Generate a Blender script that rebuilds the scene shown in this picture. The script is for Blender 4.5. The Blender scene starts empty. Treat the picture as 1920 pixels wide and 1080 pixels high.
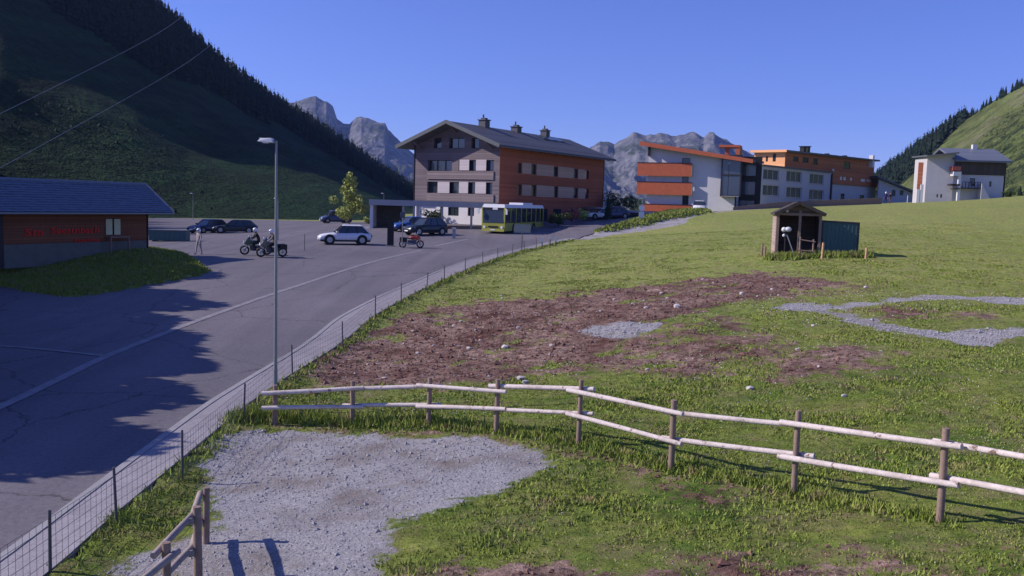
import bpy, bmesh, math, random
import numpy as np
from mathutils import Vector, Matrix
from mathutils.geometry import delaunay_2d_cdt
R = math.radians
scene = bpy.context.scene
COL = scene.collection
random.seed(7); RNG = np.random.default_rng(7)

# ---------------------------------------------------------------- camera
F = 1660.0                      # focal length in pixels of a 1920 wide picture
PITCH, ROLL = R(5.47), R(1.72)
CAM = np.array([0.0, 0.0, 5.2])
cam_data = bpy.data.cameras.new('camera'); cam = bpy.data.objects.new('camera', cam_data); COL.objects.link(cam)
cam_data.sensor_width = 36; cam_data.lens = 36 * F / 1920; cam_data.clip_start = 0.1; cam_data.clip_end = 12000
fw = np.array([0, math.cos(PITCH), -math.sin(PITCH)]); up0 = np.array([0, math.sin(PITCH), math.cos(PITCH)]); rt0 = np.array([1.0, 0, 0])
RT = math.cos(ROLL) * rt0 + math.sin(ROLL) * up0
UP = math.cos(ROLL) * up0 - math.sin(ROLL) * rt0
cam.matrix_world = Matrix(((RT[0], UP[0], -fw[0], CAM[0]), (RT[1], UP[1], -fw[1], CAM[1]), (RT[2], UP[2], -fw[2], CAM[2]), (0, 0, 0, 1)))
scene.camera = cam
# ---------------------------------------------------------------- light
SUN_EL, SUN_AZ = R(33), R(178)          # azimuth counted from +x towards +y
SD = Vector((math.cos(SUN_AZ) * math.cos(SUN_EL), math.sin(SUN_AZ) * math.cos(SUN_EL), math.sin(SUN_EL)))
world = bpy.data.worlds.new('World'); scene.world = world; world.use_nodes = True
wn = world.node_tree.nodes; wl = world.node_tree.links; wn.clear()
wo = wn.new('ShaderNodeOutputWorld'); wb = wn.new('ShaderNodeBackground'); ws = wn.new('ShaderNodeTexSky')
ws.sky_type = 'NISHITA'; ws.sun_disc = False; ws.sun_elevation = SUN_EL; ws.sun_rotation = R(90) - SUN_AZ
ws.altitude = 1485; ws.air_density = 1.0; ws.dust_density = 0.6; ws.ozone_density = 2.0
wm = wn.new('ShaderNodeMixRGB'); wm.blend_type = 'MULTIPLY'; wm.inputs[0].default_value = 1; wm.inputs[2].default_value = (0.66, 0.72, 1.42, 1)
wl.new(ws.outputs[0], wm.inputs[1]); wl.new(wm.outputs[0], wb.inputs[0]); wb.inputs[1].default_value = 0.11; wl.new(wb.outputs[0], wo.inputs[0])
sun_d = bpy.data.lights.new('sun', 'SUN'); sun_d.energy = 5.0; sun_d.angle = R(0.5); sun_d.color = (1.0, 0.91, 0.84)
sun = bpy.data.objects.new('sun', sun_d); COL.objects.link(sun); sun.location = (-60, 0, 60)
sun.rotation_euler = SD.to_track_quat('Z', 'Y').to_euler()
vs = scene.view_settings; vs.view_transform = 'Standard'; vs.look = 'None'; vs.gamma = 1; vs.exposure = 0.08; vs.use_curve_mapping = False
scene.cycles.max_bounces = 5; scene.cycles.volume_bounces = 0; scene.cycles.transparent_max_bounces = 12

# ---------------------------------------------------------------- survey helpers (points read from the place, turned into metres)
def W(px, py, Y):
    d = fw + (px - 960) / F * RT - (py - 540) / F * UP
    return CAM + d * (Y / d[1])
def proj(P):
    v = P - CAM; z = v @ fw
    z = np.where(z < 0.05, 0.05, z)
    return 960 + F * (v @ RT) / z, 540 - F * (v @ UP) / z
CTRL = [(515,795,20.5),(660,798,20.5),(930,812,19),(1085,832,17.9),(1265,880,16.2),(1500,915,14.7),(1770,965,13.1),
 (0,1075,12.2),(0,775,21),(385,1015,13),(640,600,35.5),(300,640,31),(850,470,72),(480,478,60),(373,480,60),(650,458,74),(940,440,90),
 (820,421,104),(700,427,97),(415,437,97),(300,420,125),(600,418,130),(350,409,160),(1070,450,82),(1180,432,95),(1290,399,122),(1400,393,126),(1240,412,104),
 (1490,478,50),(1300,500,50),(1700,500,45),(1200,600,32),(1700,620,28),(1900,560,33),(1500,700,23),(1800,750,19.5),(1900,1000,11),
 (960,1079,11),(500,1079,11.5),(1500,1079,10.6),(1650,383,140),(1800,378,148),(1919,367,142),(1900,470,60),(1500,440,70),(1250,450,72),(1700,420,85),
 (150,560,41),(400,513,50),(30,520,48),(1000,700,26),(700,640,32.5),(100,490,52),(250,483,53)]
CP = np.array([W(*c) for c in CTRL] + [(-200,150,.5),(-200,-20,0),(-60,20,0),(-60,60,.5),(-80,110,.5),(250,-20,4),(250,150,9),(60,10,2),(90,60,5),(0,400,-2),(250,400,6),(-200,400,-2),(0,-20,0),(0,0,0.1),(30,0,1),(-25,0,0),
   (60,220,6.5),(10,150,2.5),(30,160,4.5),(100,220,8)], float)
def _U(r2): return 0.5 * r2 * np.log(r2 + 1e-9)
_n = len(CP); _K = _U(((CP[:, None, :2] - CP[None, :, :2]) ** 2).sum(-1)) + np.eye(_n) * 6.0
_Pm = np.c_[np.ones(_n), CP[:, :2]]
_A = np.zeros((_n + 3, _n + 3)); _A[:_n, :_n] = _K; _A[:_n, _n:] = _Pm; _A[_n:, :_n] = _Pm.T
_sol = np.linalg.solve(_A, np.r_[CP[:, 2], np.zeros(3)])
def T(x, y):
    x = np.atleast_1d(np.asarray(x, float)); y = np.atleast_1d(np.asarray(y, float))
    out = np.empty(x.shape); xf, yf, of = x.ravel(), y.ravel(), out.ravel()
    for i in range(0, len(xf), 20000):
        a, b = xf[i:i+20000], yf[i:i+20000]
        of[i:i+20000] = _U((a[:, None] - CP[None, :, 0]) ** 2 + (b[:, None] - CP[None, :, 1]) ** 2) @ _sol[:_n] + _sol[_n] + _sol[_n+1] * a + _sol[_n+2] * b
    return of.reshape(x.shape)
_YS = np.arange(6, 330, 0.4)
def G(px, py):
    "where the sight line through a pixel of the survey picture meets the ground"
    d = fw + (px - 960) / F * RT - (py - 540) / F * UP
    t = _YS / d[1]; P = CAM + d[None] * t[:, None]
    h = P[:, 2] - T(P[:, 0], P[:, 1])
    i = np.argmax(h < 0)
    if h[i] >= 0: i = int(np.argmin(h)); return P[i]
    if i == 0: return P[0]
    f = h[i-1] / (h[i-1] - h[i]); Q = P[i-1] + (P[i] - P[i-1]) * f
    Q[2] = T(Q[0], Q[1])[0]; return Q
def at(px, Y):
    x = (px - 960) / F * Y
    for _ in range(3):
        z = T(x, Y)[0]; a, b = proj(np.array([[x, Y, z]])); x += (px - a[0]) / F * Y
    return np.array([x, Y, T(x, Y)[0]])
def in_poly(px, py, poly):
    ins = np.zeros(np.shape(px), bool); n = len(poly)
    for i in range(n):
        x0, y0 = poly[i]; x1, y1 = poly[(i + 1) % n]
        if y0 == y1: continue
        c = ((y0 > py) != (y1 > py)) & (px < (x1 - x0) * (py - y0) / (y1 - y0) + x0)
        ins ^= c
    return ins
# value noise
_perm = RNG.random((256, 256))
def vnoise(x, y):
    xi = np.floor(x).astype(int); yi = np.floor(y).astype(int); fx = x - xi; fy = y - yi
    fx = fx * fx * (3 - 2 * fx); fy = fy * fy * (3 - 2 * fy)
    a = _perm[xi & 255, yi & 255]; b = _perm[(xi + 1) & 255, yi & 255]; c = _perm[xi & 255, (yi + 1) & 255]; d = _perm[(xi + 1) & 255, (yi + 1) & 255]
    return (a + (b - a) * fx + (c - a) * fy + (a - b - c + d) * fx * fy) * 2 - 1
def fbm(x, y, o=5, g=0.5):
    s = 0; a = 1; n = 0
    for i in range(o):
        s = s + a * vnoise(x * 2 ** i + 17.3 * i, y * 2 ** i + 9.1 * i); n += a; a *= g
    return s / n
def ridged(x, y, o=6):
    s = 0; a = 1; n = 0
    for i in range(o):
        s = s + a * (1 - np.abs(vnoise(x * 2 ** i + 31.7 * i, y * 2 ** i + 5.9 * i)) * 2); n += a; a *= 0.55
    return s / n

# ---------------------------------------------------------------- objects and tags
def tag(o, label=None, cat=None, group=None, kind=None):
    if label: o['label'] = label
    if cat: o['category'] = cat
    if group: o['group'] = group
    if kind: o['kind'] = kind
    return o
def empty(name, loc, rz=0, label=None, cat=None, group=None):
    o = bpy.data.objects.new(name, None); COL.objects.link(o); o.location = Vector(loc); o.rotation_euler = (0, 0, rz); o.empty_display_size = 0.3
    return tag(o, label, cat, group)
def link_mesh(name, me, parent=None):
    o = bpy.data.objects.new(name, me); COL.objects.link(o)
    if parent is not None: o.parent = parent
    return o
KIDS = {}
def copy_tree(o, parent=None):
    c = o.copy(); COL.objects.link(c); c.parent = parent
    for ch in list(o.children): copy_tree(ch, c)
    return c
class MB:
    def __init__(s): s.v = []; s.f = []; s.mi = []; s.m = 0; s.sm = []
    def add(s, vs, fs, smooth=False):
        n = len(s.v); s.v += [tuple(v) for v in vs]; s.f += [tuple(i + n for i in f) for f in fs]; s.mi += [s.m] * len(fs); s.sm += [smooth] * len(fs); return s
    def box(s, x0, x1, y0, y1, z0, z1):
        return s.add([(x0,y0,z0),(x1,y0,z0),(x1,y1,z0),(x0,y1,z0),(x0,y0,z1),(x1,y0,z1),(x1,y1,z1),(x0,y1,z1)],
                     [(0,3,2,1),(4,5,6,7),(0,1,5,4),(1,2,6,5),(2,3,7,6),(3,0,4,7)])
    def hexa(s, p): return s.add(p, [(0,3,2,1),(4,5,6,7),(0,1,5,4),(1,2,6,5),(2,3,7,6),(3,0,4,7)])
    def slab(s, quad, t):
        "a thick plate: quad is its top face, t its thickness straight down"
        q = [Vector(p) for p in quad]; return s.hexa([p - Vector((0, 0, t)) for p in q] + q)
    def tube(s, p0, p1, r0, r1=None, n=8, cap=True):
        r1 = r0 if r1 is None else r1; p0 = Vector(p0); p1 = Vector(p1); d = (p1 - p0).normalized()
        a = d.orthogonal().normalized(); b = d.cross(a); vs = []
        for p, r in ((p0, r0), (p1, r1)):
            for i in range(n):
                t = 2 * math.pi * (i + .5) / n; vs.append(p + a * math.cos(t) * r + b * math.sin(t) * r)
        fs = [(i, (i + 1) % n, n + (i + 1) % n, n + i) for i in range(n)]
        s.add(vs, fs, n > 5)
        if cap: s.add(vs[:n], [tuple(range(n))[::-1]]); s.add(vs[n:], [tuple(range(n))])
        return s
    def bar(s, p0, p1, w, h):
        p0 = Vector(p0); p1 = Vector(p1); d = (p1 - p0).normalized(); a = d.cross(Vector((0, 0, 1)))
        a = a.normalized() if a.length > 1e-3 else Vector((1, 0, 0)); b = a.cross(d)
        q = []
        for p in (p0, p1): q += [p - a * w/2 - b * h/2, p + a * w/2 - b * h/2, p + a * w/2 + b * h/2, p - a * w/2 + b * h/2]
        return s.add(q, [(0,1,2,3)[::-1],(4,5,6,7),(0,1,5,4),(1,2,6,5),(2,3,7,6),(3,0,4,7)])
    def prism(s, pts, d):
        "polygon pts (3-D) pushed along d"
        n = len(pts); p = [Vector(a) for a in pts]; q = [a + Vector(d) for a in p]
        return s.add(p + q, [tuple(range(n))[::-1], tuple(range(n, 2 * n))] + [(i, (i + 1) % n, n + (i + 1) % n, n + i) for i in range(n)])
    def disc(s, c, ax, r, t, n=14):
        c = Vector(c); ax = Vector(ax); return s.tube(c - ax * t / 2, c + ax * t / 2, r, r, n)
    def ball(s, c, r, n=8, m=6, sc=(1, 1, 1)):
        vs = []; 
        for j in range(m + 1):
            ph = math.pi * j / m
            for i in range(n):
                th = 2 * math.pi * i / n
                vs.append((c[0] + r * sc[0] * math.sin(ph) * math.cos(th), c[1] + r * sc[1] * math.sin(ph) * math.sin(th), c[2] + r * sc[2] * math.cos(ph)))
        return s.add(vs, [(j * n + i, (j + 1) * n + i, (j + 1) * n + (i + 1) % n, j * n + (i + 1) % n) for j in range(m) for i in range(n)], True)
    def mesh(s, name, mats):
        me = bpy.data.meshes.new(name); me.from_pydata([tuple(v) for v in s.v], [], s.f)
        for m in (mats if isinstance(mats, (list, tuple)) else [mats]): me.materials.append(m)
        me.polygons.foreach_set('material_index', s.mi); me.polygons.foreach_set('use_smooth', s.sm)
        bm = bmesh.new(); bm.from_mesh(me); bmesh.ops.recalc_face_normals(bm, faces=bm.faces); bm.to_mesh(me); bm.free()
        return me
    def build(s, name, mats, parent=None): return link_mesh(name, s.mesh(name, mats), parent)
def box_part(name, mat, parent, *b):
    m = MB(); m.box(*b); return m.build(name, mat, parent)
def np_mesh(name, v, f, mat, smooth=True):
    me = bpy.data.meshes.new(name); v = np.asarray(v, np.float32); f = np.asarray(f, np.int32); k = f.shape[1]
    me.vertices.add(len(v)); me.vertices.foreach_set('co', v.ravel()); me.loops.add(f.size); me.loops.foreach_set('vertex_index', f.ravel())
    me.polygons.add(len(f)); me.polygons.foreach_set('loop_start', np.arange(0, f.size, k, dtype=np.int32))
    me.polygons.foreach_set('use_smooth', np.full(len(f), smooth)); me.update(calc_edges=True)
    for m in (mat if isinstance(mat, (list, tuple)) else [mat]): me.materials.append(m)
    return me
def attr(me, name, arr):
    a = me.attributes.new(name, 'FLOAT', 'POINT'); a.data.foreach_set('value', np.asarray(arr, np.float32).ravel())

# ---------------------------------------------------------------- materials
def nodes_mat(name):
    m = bpy.data.materials.new(name); m.use_nodes = True; nt = m.node_tree; b = nt.nodes['Principled BSDF']
    b.inputs['Specular IOR Level'].default_value = 0.3
    return m, nt, b
def N(nt, t, **kw):
    n = nt.nodes.new('ShaderNode' + t)
    for k, v in kw.items():
        if k.startswith('i_'): n.inputs[int(k[2:])].default_value = v
        else: setattr(n, k, v)
    return n
def noise_tex(nt, scale, detail=5, rough=.6, vec=None):
    n = N(nt, 'TexNoise'); n.inputs['Scale'].default_value = scale; n.inputs['Detail'].default_value = detail; n.inputs['Roughness'].default_value = rough
    if vec is None:
        g = N(nt, 'NewGeometry'); vec = g.outputs['Position']
    nt.links.new(vec, n.inputs['Vector']); return n
def ramp(nt, src, p0, p1, c0=(0,0,0,1), c1=(1,1,1,1)):
    r = N(nt, 'ValToRGB'); r.color_ramp.elements[0].position = p0; r.color_ramp.elements[1].position = p1
    r.color_ramp.elements[0].color = c0; r.color_ramp.elements[1].color = c1; nt.links.new(src, r.inputs[0]); return r.outputs[0]
def mixc(nt, fac, a, b, mode='MIX'):
    m = N(nt, 'MixRGB', blend_type=mode)
    for i, s in ((0, fac), (1, a), (2, b)):
        if hasattr(s, 'default_value') or hasattr(s, 'is_linked'): nt.links.new(s, m.inputs[i])
        else: m.inputs[i].default_value = s if i == 0 else (tuple(s) + (1,))[:4]
    return m.outputs[0]
def math_n(nt, op, a, b=0.0, clamp=False):
    m = N(nt, 'Math', operation=op); m.use_clamp = clamp
    for i, s in enumerate((a, b)):
        if hasattr(s, 'is_linked'): nt.links.new(s, m.inputs[i])
        else: m.inputs[i].default_value = s
    return m.outputs[0]
def bump(nt, b, src, dist, strength=1):
    n = N(nt, 'Bump'); n.inputs['Distance'].default_value = dist; n.inputs['Strength'].default_value = strength
    nt.links.new(src, n.inputs['Height']); nt.links.new(n.outputs[0], b.inputs['Normal'])
def mat(name, col, rough=.7, var=.25, scale=3, metal=0, bmp=0.0, obj=True, spec=.3, stretch=None):
    m, nt, b = nodes_mat(name); b.inputs['Roughness'].default_value = rough; b.inputs['Metallic'].default_value = metal; b.inputs['Specular IOR Level'].default_value = spec
    tc = N(nt, 'TexCoord'); vec = tc.outputs['Object']
    if stretch:
        mp = N(nt, 'Mapping'); mp.inputs['Scale'].default_value = stretch; nt.links.new(vec, mp.inputs[0]); vec = mp.outputs[0]
    n1 = noise_tex(nt, scale, 5, .65, vec); n2 = noise_tex(nt, scale * 9, 4, .6, vec)
    k = mixc(nt, .45, n1.outputs[0], n2.outputs[0])
    lo = tuple(c * (1 - var) for c in col); hi = tuple(min(1, c * (1 + var)) for c in col)
    c = mixc(nt, ramp(nt, k, .3, .7), lo, hi); nt.links.new(c, b.inputs['Base Color'])
    if bmp: bump(nt, b, k, bmp)
    return m
def banded(name, col, axis='Z', period=.18, var=.3, rough=.8, gap=.55, bmp=.01):
    "boards or shingle courses too small to tell apart: relief lines and tone per course"
    m, nt, b = nodes_mat(name); b.inputs['Roughness'].default_value = rough
    tc = N(nt, 'TexCoord'); sp = N(nt, 'SeparateXYZ'); nt.links.new(tc.outputs['Object'], sp.inputs[0])
    z = sp.outputs['XYZ'.index(axis)] if axis in 'XYZ' else None
    q = math_n(nt, 'DIVIDE', z, period); fr = math_n(nt, 'FRACT', q); fl = math_n(nt, 'FLOOR', q)
    wnz = N(nt, 'TexWhiteNoise', noise_dimensions='1D'); nt.links.new(fl, wnz.inputs['W'])
    mp = N(nt, 'Mapping'); mp.inputs['Scale'].default_value = (7, 7, 1.2) if axis == 'Z' else (3, 3, .6); nt.links.new(tc.outputs['Object'], mp.inputs[0])
    n1 = noise_tex(nt, .9, 6, .7, mp.outputs[0]); n2 = noise_tex(nt, .35, 3, .5, tc.outputs['Object'])
    k = math_n(nt, 'ADD', math_n(nt, 'MULTIPLY', wnz.outputs[0], .35), math_n(nt, 'MULTIPLY', math_n(nt, 'ADD', n1.outputs[0], n2.outputs[0]), .4))
    lo = tuple(c * (1 - var) for c in col); hi = tuple(min(1, c * (1 + var)) for c in col)
    c = mixc(nt, ramp(nt, k, .3, .85), lo, hi)
    groove = ramp(nt, fr, 0.0, .12, (gap, gap, gap, 1), (1, 1, 1, 1))
    nt.links.new(mixc(nt, 1.0, c, groove, 'MULTIPLY'), b.inputs['Base Color'])
    bump(nt, b, math_n(nt, 'ADD', math_n(nt, 'MULTIPLY', fr, -.6), math_n(nt, 'MULTIPLY', n1.outputs[0], .4)), bmp)
    return m
def glass_mat(name, col=(.03,.04,.05), rough=.08):
    m, nt, b = nodes_mat(name); b.inputs['Base Color'].default_value = col + (1,); b.inputs['Roughness'].default_value = rough; b.inputs['Specular IOR Level'].default_value = .8
    n = noise_tex(nt, 1.3, 2); bump(nt, b, n.outputs[0], .02, .3); return m
M = {}
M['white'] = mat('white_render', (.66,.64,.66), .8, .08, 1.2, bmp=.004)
M['white_shade'] = mat('shade_toned_white_render', (.50,.50,.56), .8, .08, 1.2, bmp=.004)  # white render with the shade put into a darker, bluer colour
M['chalet_wall'] = mat('old_render', (.52,.50,.53), .85, .12, .8, bmp=.006)
M['shingle'] = banded('weathered_shingles', (.175,.140,.150), 'Z', .22, .28, .85, .6, .02)
M['shingle_light'] = banded('balustrade_boards', (.22,.175,.18), 'Z', .30, .25, .85, .6, .02)
M['redwood'] = banded('red_brown_boards', (.36,.11,.058), 'Z', .24, .28, .8, .6, .02)
M['attic_wood'] = banded('attic_larch_boards', (.42,.155,.075), 'Z', .30, .25, .8, .6, .02)
M['orange_panel'] = banded('sun_toned_attic_larch', (.95,.45,.21), 'Z', .45, .15, .7, .75, .01)  # attic larch with sunlight put into a far brighter orange
M['orange'] = mat('orange_brown_board', (.50,.13,.06), .6, .2, 2)
M['dark_wood'] = banded('dark_boards', (.075,.06,.05), 'X', .2, .3, .8, .5, .015)
M['shutter'] = banded('pale_shutter_slats', (.52,.46,.47), 'Z', .18, .1, .7, .7, .01)
M['shutter_side'] = banded('shade_toned_shutter_slats', (.50,.33,.25), 'Z', .18, .15, .7, .7, .01)  # same pale shutter wood, shade of the long side put into a browner colour
M['frame_dark'] = mat('dark_frame', (.035,.03,.035), .5, .2)
M['frame_white'] = mat('white_frame', (.7,.7,.72), .5, .05)
M['glass'] = glass_mat('window_glass')
M['glass_blue'] = glass_mat('blue_window_glass', (.05,.07,.11), .12)
M['curtain'] = mat('curtain_cloth', (.75,.74,.78), .9, .1, 4)
M['hotel_roof'] = banded('dark_sheet_roof', (.085,.085,.095), 'Y', .6, .15, .6, .8, .02)
M['metal_roof'] = banded('grey_sheet_roof', (.15,.165,.20), 'Y', .6, .12, .45, .8, .02)
M['roof_edge'] = mat('roof_edge', (.11,.12,.13), .6, .2)
M['concrete'] = mat('concrete', (.36,.35,.36), .85, .15, 1.5, bmp=.005)
M['kerb'] = mat('kerb_stone', (.30,.29,.30), .85, .2, 2, bmp=.004)
M['galv'] = mat('galvanised_steel', (.27,.285,.285), .45, .15, 6, metal=.3)
M['post_metal'] = mat('dark_steel', (.09,.09,.10), .5, .2, 6)
M['rail_wood'] = mat('peeled_rail_wood', (.66,.57,.53), .8, .30, 3.2, bmp=.004, stretch=(1, 1, 1))
def rail_mat():
    m, nt, b = nodes_mat('peeled_rail_wood'); b.inputs['Roughness'].default_value = .85; tc = N(nt, 'TexCoord')
    a = noise_tex(nt, 1.7, 6, .7, tc.outputs['Object']); d = noise_tex(nt, 14, 5, .8, tc.outputs['Object']); e = noise_tex(nt, 5, 4, .7, tc.outputs['Object'])
    c = mixc(nt, ramp(nt, d.outputs[0], .3, .7), (.50,.42,.385), (.74,.66,.62)); c = mixc(nt, ramp(nt, e.outputs[0], .60, .66), c, (.20,.13,.10)); c = mixc(nt, math_n(nt, 'MULTIPLY', ramp(nt, a.outputs[0], .5, .62), .55), c, (.36,.30,.27))
    nt.links.new(c, b.inputs['Base Color']); bump(nt, b, d.outputs[0], .01); return m
M['rail_wood'] = rail_mat(); M['rail_dark'] = mat('shade_toned_rail_wood', (.33,.27,.24), .85, .3, 4)  # rail_dark: lower-left fence rails, their backlit shade put into a darker wood colour
M['post_wood'] = mat('weathered_post_wood', (.27,.19,.15), .85, .3, 6, bmp=.006)
M['post_new'] = mat('fresh_stake_wood', (.60,.36,.20), .8, .2, 6, bmp=.004)
M['tyre'] = mat('tyre_rubber', (.02,.02,.02), .85, .2, 8)
M['rim'] = mat('alloy_rim', (.35,.36,.38), .35, .1, 5, metal=.6)
M['black'] = mat('black_plastic', (.018,.018,.02), .5, .2, 5)
M['lampglass'] = mat('headlight_glass', (.8,.82,.85), .15, .05, 5, spec=.8)
M['taillight'] = mat('tail_light_red', (.4,.02,.02), .25, .1, 5)
M['plate'] = mat('number_plate', (.75,.75,.75), .5, .05)
M['bark'] = mat('bark', (.11,.085,.065), .9, .3, 5, bmp=.01)
def paint(name, col, rough=.3): return mat(name, col, rough, .06, 1.5, spec=.6)
# ================================================================= GROUND
KERB_ROAD = [(-330,1290),(0,1057),(140,950),(393,760),(480,706),(622,608),(697,567),(747,544),(826,510),(867,494),(930,479),(1000,463),(1062,449.5)]
PAVE_OUT = [(-180,1290),(108,1078),(180,1007),(330,880),(417,806),(480,754),(547,708),(638,650),(697,600),(747,571),(838,525),(897,500),(980,473),(1040,458.5),(1082,449.5)]
ROAD_LEFT = [(-500,990),(-200,850),(0,773),(67,740),(200,673),(350,613),(510,555),(615,520),(720,488),(820,462),(880,449)]
ISLAND = [(-260,500),(-60,484),(60,478),(150,474),(250,470),(300,471),(332,476),(365,492),(400,513),(345,524),(290,534),(215,548),(150,559),(100,557),(40,545),(-20,536),(-260,520)]
kr = np.array([G(*p) for p in KERB_ROAD]); po = np.array([G(*p) for p in PAVE_OUT]); rl = np.array([G(*p) for p in ROAD_LEFT])
isl = np.array([G(*p) for p in ISLAND])
def resample(P, step):
    d = np.r_[0, np.cumsum(np.linalg.norm(np.diff(P[:, :2], axis=0), axis=1))]
    s = np.linspace(0, d[-1], max(2, int(d[-1] / step) + 1))
    Q = np.c_[np.interp(s, d, P[:, 0]), np.interp(s, d, P[:, 1])]
    for _ in range(3): Q[1:-1] = (Q[:-2] + 2 * Q[1:-1] + Q[2:]) / 4
    return Q
kr2, po2, rl2 = resample(kr, .5), resample(po, .5), resample(rl, .7)
def smooth_closed(P, step):
    Q = np.r_[P, P[:1]]; d = np.r_[0, np.cumsum(np.linalg.norm(np.diff(Q[:, :2], axis=0), axis=1))]
    s = np.linspace(0, d[-1], int(d[-1] / step) + 1)[:-1]
    q = np.c_[np.interp(s, d, Q[:, 0]), np.interp(s, d, Q[:, 1])]
    for _ in range(3): q = (np.roll(q, 1, 0) + 2 * q + np.roll(q, -1, 0)) / 4
    return q
isl2 = smooth_closed(isl[:, :2], .6)
# paved outline in metres: road, parking ground and hotel forecourt are one asphalt sheet
far_edge = [at(-1500, 75)[:2], at(-700, 100)[:2], at(-300, 118)[:2], at(0, 140)[:2], at(200, 150)[:2], at(340, 158)[:2], at(500, 156)[:2], at(620, 150)[:2], at(700, 142)[:2], at(860, 150)[:2], (15, 150), (26, 132), (22, 112), (15, 104)]
meadow_edge = [G(1118,437)[:2], G(1092,444)[:2]]
near_left = [np.array(p) for p in [(-34, 8), (-60, 20), (-80, 50)]]
asphalt_poly = [tuple(p) for p in list(kr2) + [po2[-1]]] + [tuple(p) for p in meadow_edge[::-1]] + [tuple(p) for p in far_edge[::-1]] + [tuple(p) for p in near_left[::-1]]
def drape(name, poly, spacing, off, m, region=None):
    P = np.array(poly, float); lo, hi = P.min(0), P.max(0)
    # graded interior points: fine near, coarse far
    pts = []; y = lo[1] + spacing * .5
    while y < hi[1]:
        s = spacing * max(1, y / 22); xs = np.arange(lo[0] + s * .5, hi[0], s); pts.append(np.c_[xs, np.full(len(xs), y)]); y += s
    I = np.concatenate(pts) if pts else np.zeros((0, 2)); I = I[in_poly(I[:, 0], I[:, 1], poly)]
    n = len(P); vs = [Vector(p) for p in np.r_[P, I]]
    v, e, f, *_ = delaunay_2d_cdt(vs, [(i, (i + 1) % n) for i in range(n)], [], 1, 1e-5)
    V = np.array([tuple(a) for a in v]); z = T(V[:, 0], V[:, 1]) + off
    fs = [tuple(q) for q in f if len(q) == 3]
    me = np_mesh(name, np.c_[V, z], np.array(fs), m)
    bm = bmesh.new(); bm.from_mesh(me); bmesh.ops.recalc_face_normals(bm, faces=bm.faces)
    if sum(q.normal.z for q in bm.faces) < 0: bmesh.ops.reverse_faces(bm, faces=bm.faces)
    bm.to_mesh(me); bm.free()
    return me
# asphalt: worn, patched, with tyre-polished lanes and pale old areas
ma, nt, b = nodes_mat('asphalt'); b.inputs['Roughness'].default_value = .8
n0 = noise_tex(nt, .07, 4, .6); n1 = noise_tex(nt, .6, 6, .65); n2 = noise_tex(nt, 9, 5, .8); n3 = noise_tex(nt, 60, 3, .8)
c = mixc(nt, ramp(nt, n0.outputs[0], .35, .65), (.115,.105,.118), (.17,.153,.168))
c = mixc(nt, ramp(nt, n1.outputs[0], .35, .75), c, (.135,.122,.140)); c = mixc(nt, .38, c, mixc(nt, ramp(nt, n2.outputs[0], .35, .65), (.3,.3,.3), (.85,.85,.85)), 'OVERLAY')
gg = N(nt, 'NewGeometry'); mq = N(nt, 'Mapping'); mq.inputs['Rotation'].default_value = (0, 0, R(-14)); mq.inputs['Scale'].default_value = (1.1, .035, 1); nt.links.new(gg.outputs['Position'], mq.inputs[0]); n4 = noise_tex(nt, .9, 3, .5, mq.outputs[0]); c = mixc(nt, .14, c, ramp(nt, n4.outputs[0], .25, .75), 'OVERLAY')
vo = N(nt, 'TexVoronoi', feature='DISTANCE_TO_EDGE'); vo.inputs['Scale'].default_value = .16; wp_ = noise_tex(nt, .8, 4, .7); vv = N(nt, 'VectorMath', operation='ADD'); nt.links.new(gg.outputs['Position'], vv.inputs[0]); nt.links.new(wp_.outputs['Color'], vv.inputs[1]); nt.links.new(vv.outputs[0], vo.inputs['Vector'])
c = mixc(nt, ramp(nt, vo.outputs['Distance'], .0, .006, (1,1,1,1), (0,0,0,1)), c, (.055,.05,.055))
sp3 = ramp(nt, n3.outputs[0], .3, .7); c = mixc(nt, .35, c, sp3, 'OVERLAY')
nt.links.new(c, b.inputs['Base Color']); bump(nt, b, n3.outputs[0], .006, .6); M['asphalt'] = ma
me = drape('asphalt_ground', asphalt_poly, 1.2, .03, M['asphalt'])
road = link_mesh('road', me); tag(road, 'grey asphalt of the road, the parking ground and the hotel forecourt', kind='structure')
# pavement strip with kerb
def strip(name, A, B, off, m, edge=0.0):
    n = max(len(A), len(B)); ta = np.linspace(0, 1, n)
    def rs(P): 
        d = np.r_[0, np.cumsum(np.linalg.norm(np.diff(P, axis=0), axis=1))]; return np.c_[np.interp(ta * d[-1], d, P[:, 0]), np.interp(ta * d[-1], d, P[:, 1])]
    a, bb = rs(A), rs(B); V = []; k = 4
    for j in range(k + 1):
        q = a + (bb - a) * j / k; V.append(np.c_[q, T(q[:, 0], q[:, 1]) + off])
    V = np.concatenate(V); fs = [(j * n + i, j * n + i + 1, (j + 1) * n + i + 1, (j + 1) * n + i) for j in range(k) for i in range(n - 1)]
    if edge:
        s0 = len(V); d0 = V[:n].copy(); d0[:, 2] -= edge; d1 = V[k * n:(k + 1) * n].copy(); d1[:, 2] -= edge; V = np.r_[V, d0, d1]
        fs += [(i, s0 + i, s0 + i + 1, i + 1) for i in range(n - 1)] + [(k * n + i, k * n + i + 1, s0 + n + i + 1, s0 + n + i) for i in range(n - 1)]
    return np_mesh(name, V, np.array(fs), m, False)
def offset_line(P, d):
    t = np.gradient(P, axis=0); t /= np.linalg.norm(t, axis=1)[:, None]; return P + np.c_[t[:, 1], -t[:, 0]] * d
kin = offset_line(kr2, .16)
mp_, nt, b = nodes_mat('pavement_surface'); b.inputs['Roughness'].default_value = .85
n1 = noise_tex(nt, .8, 5, .6); n3 = noise_tex(nt, 45, 3, .8)
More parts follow.
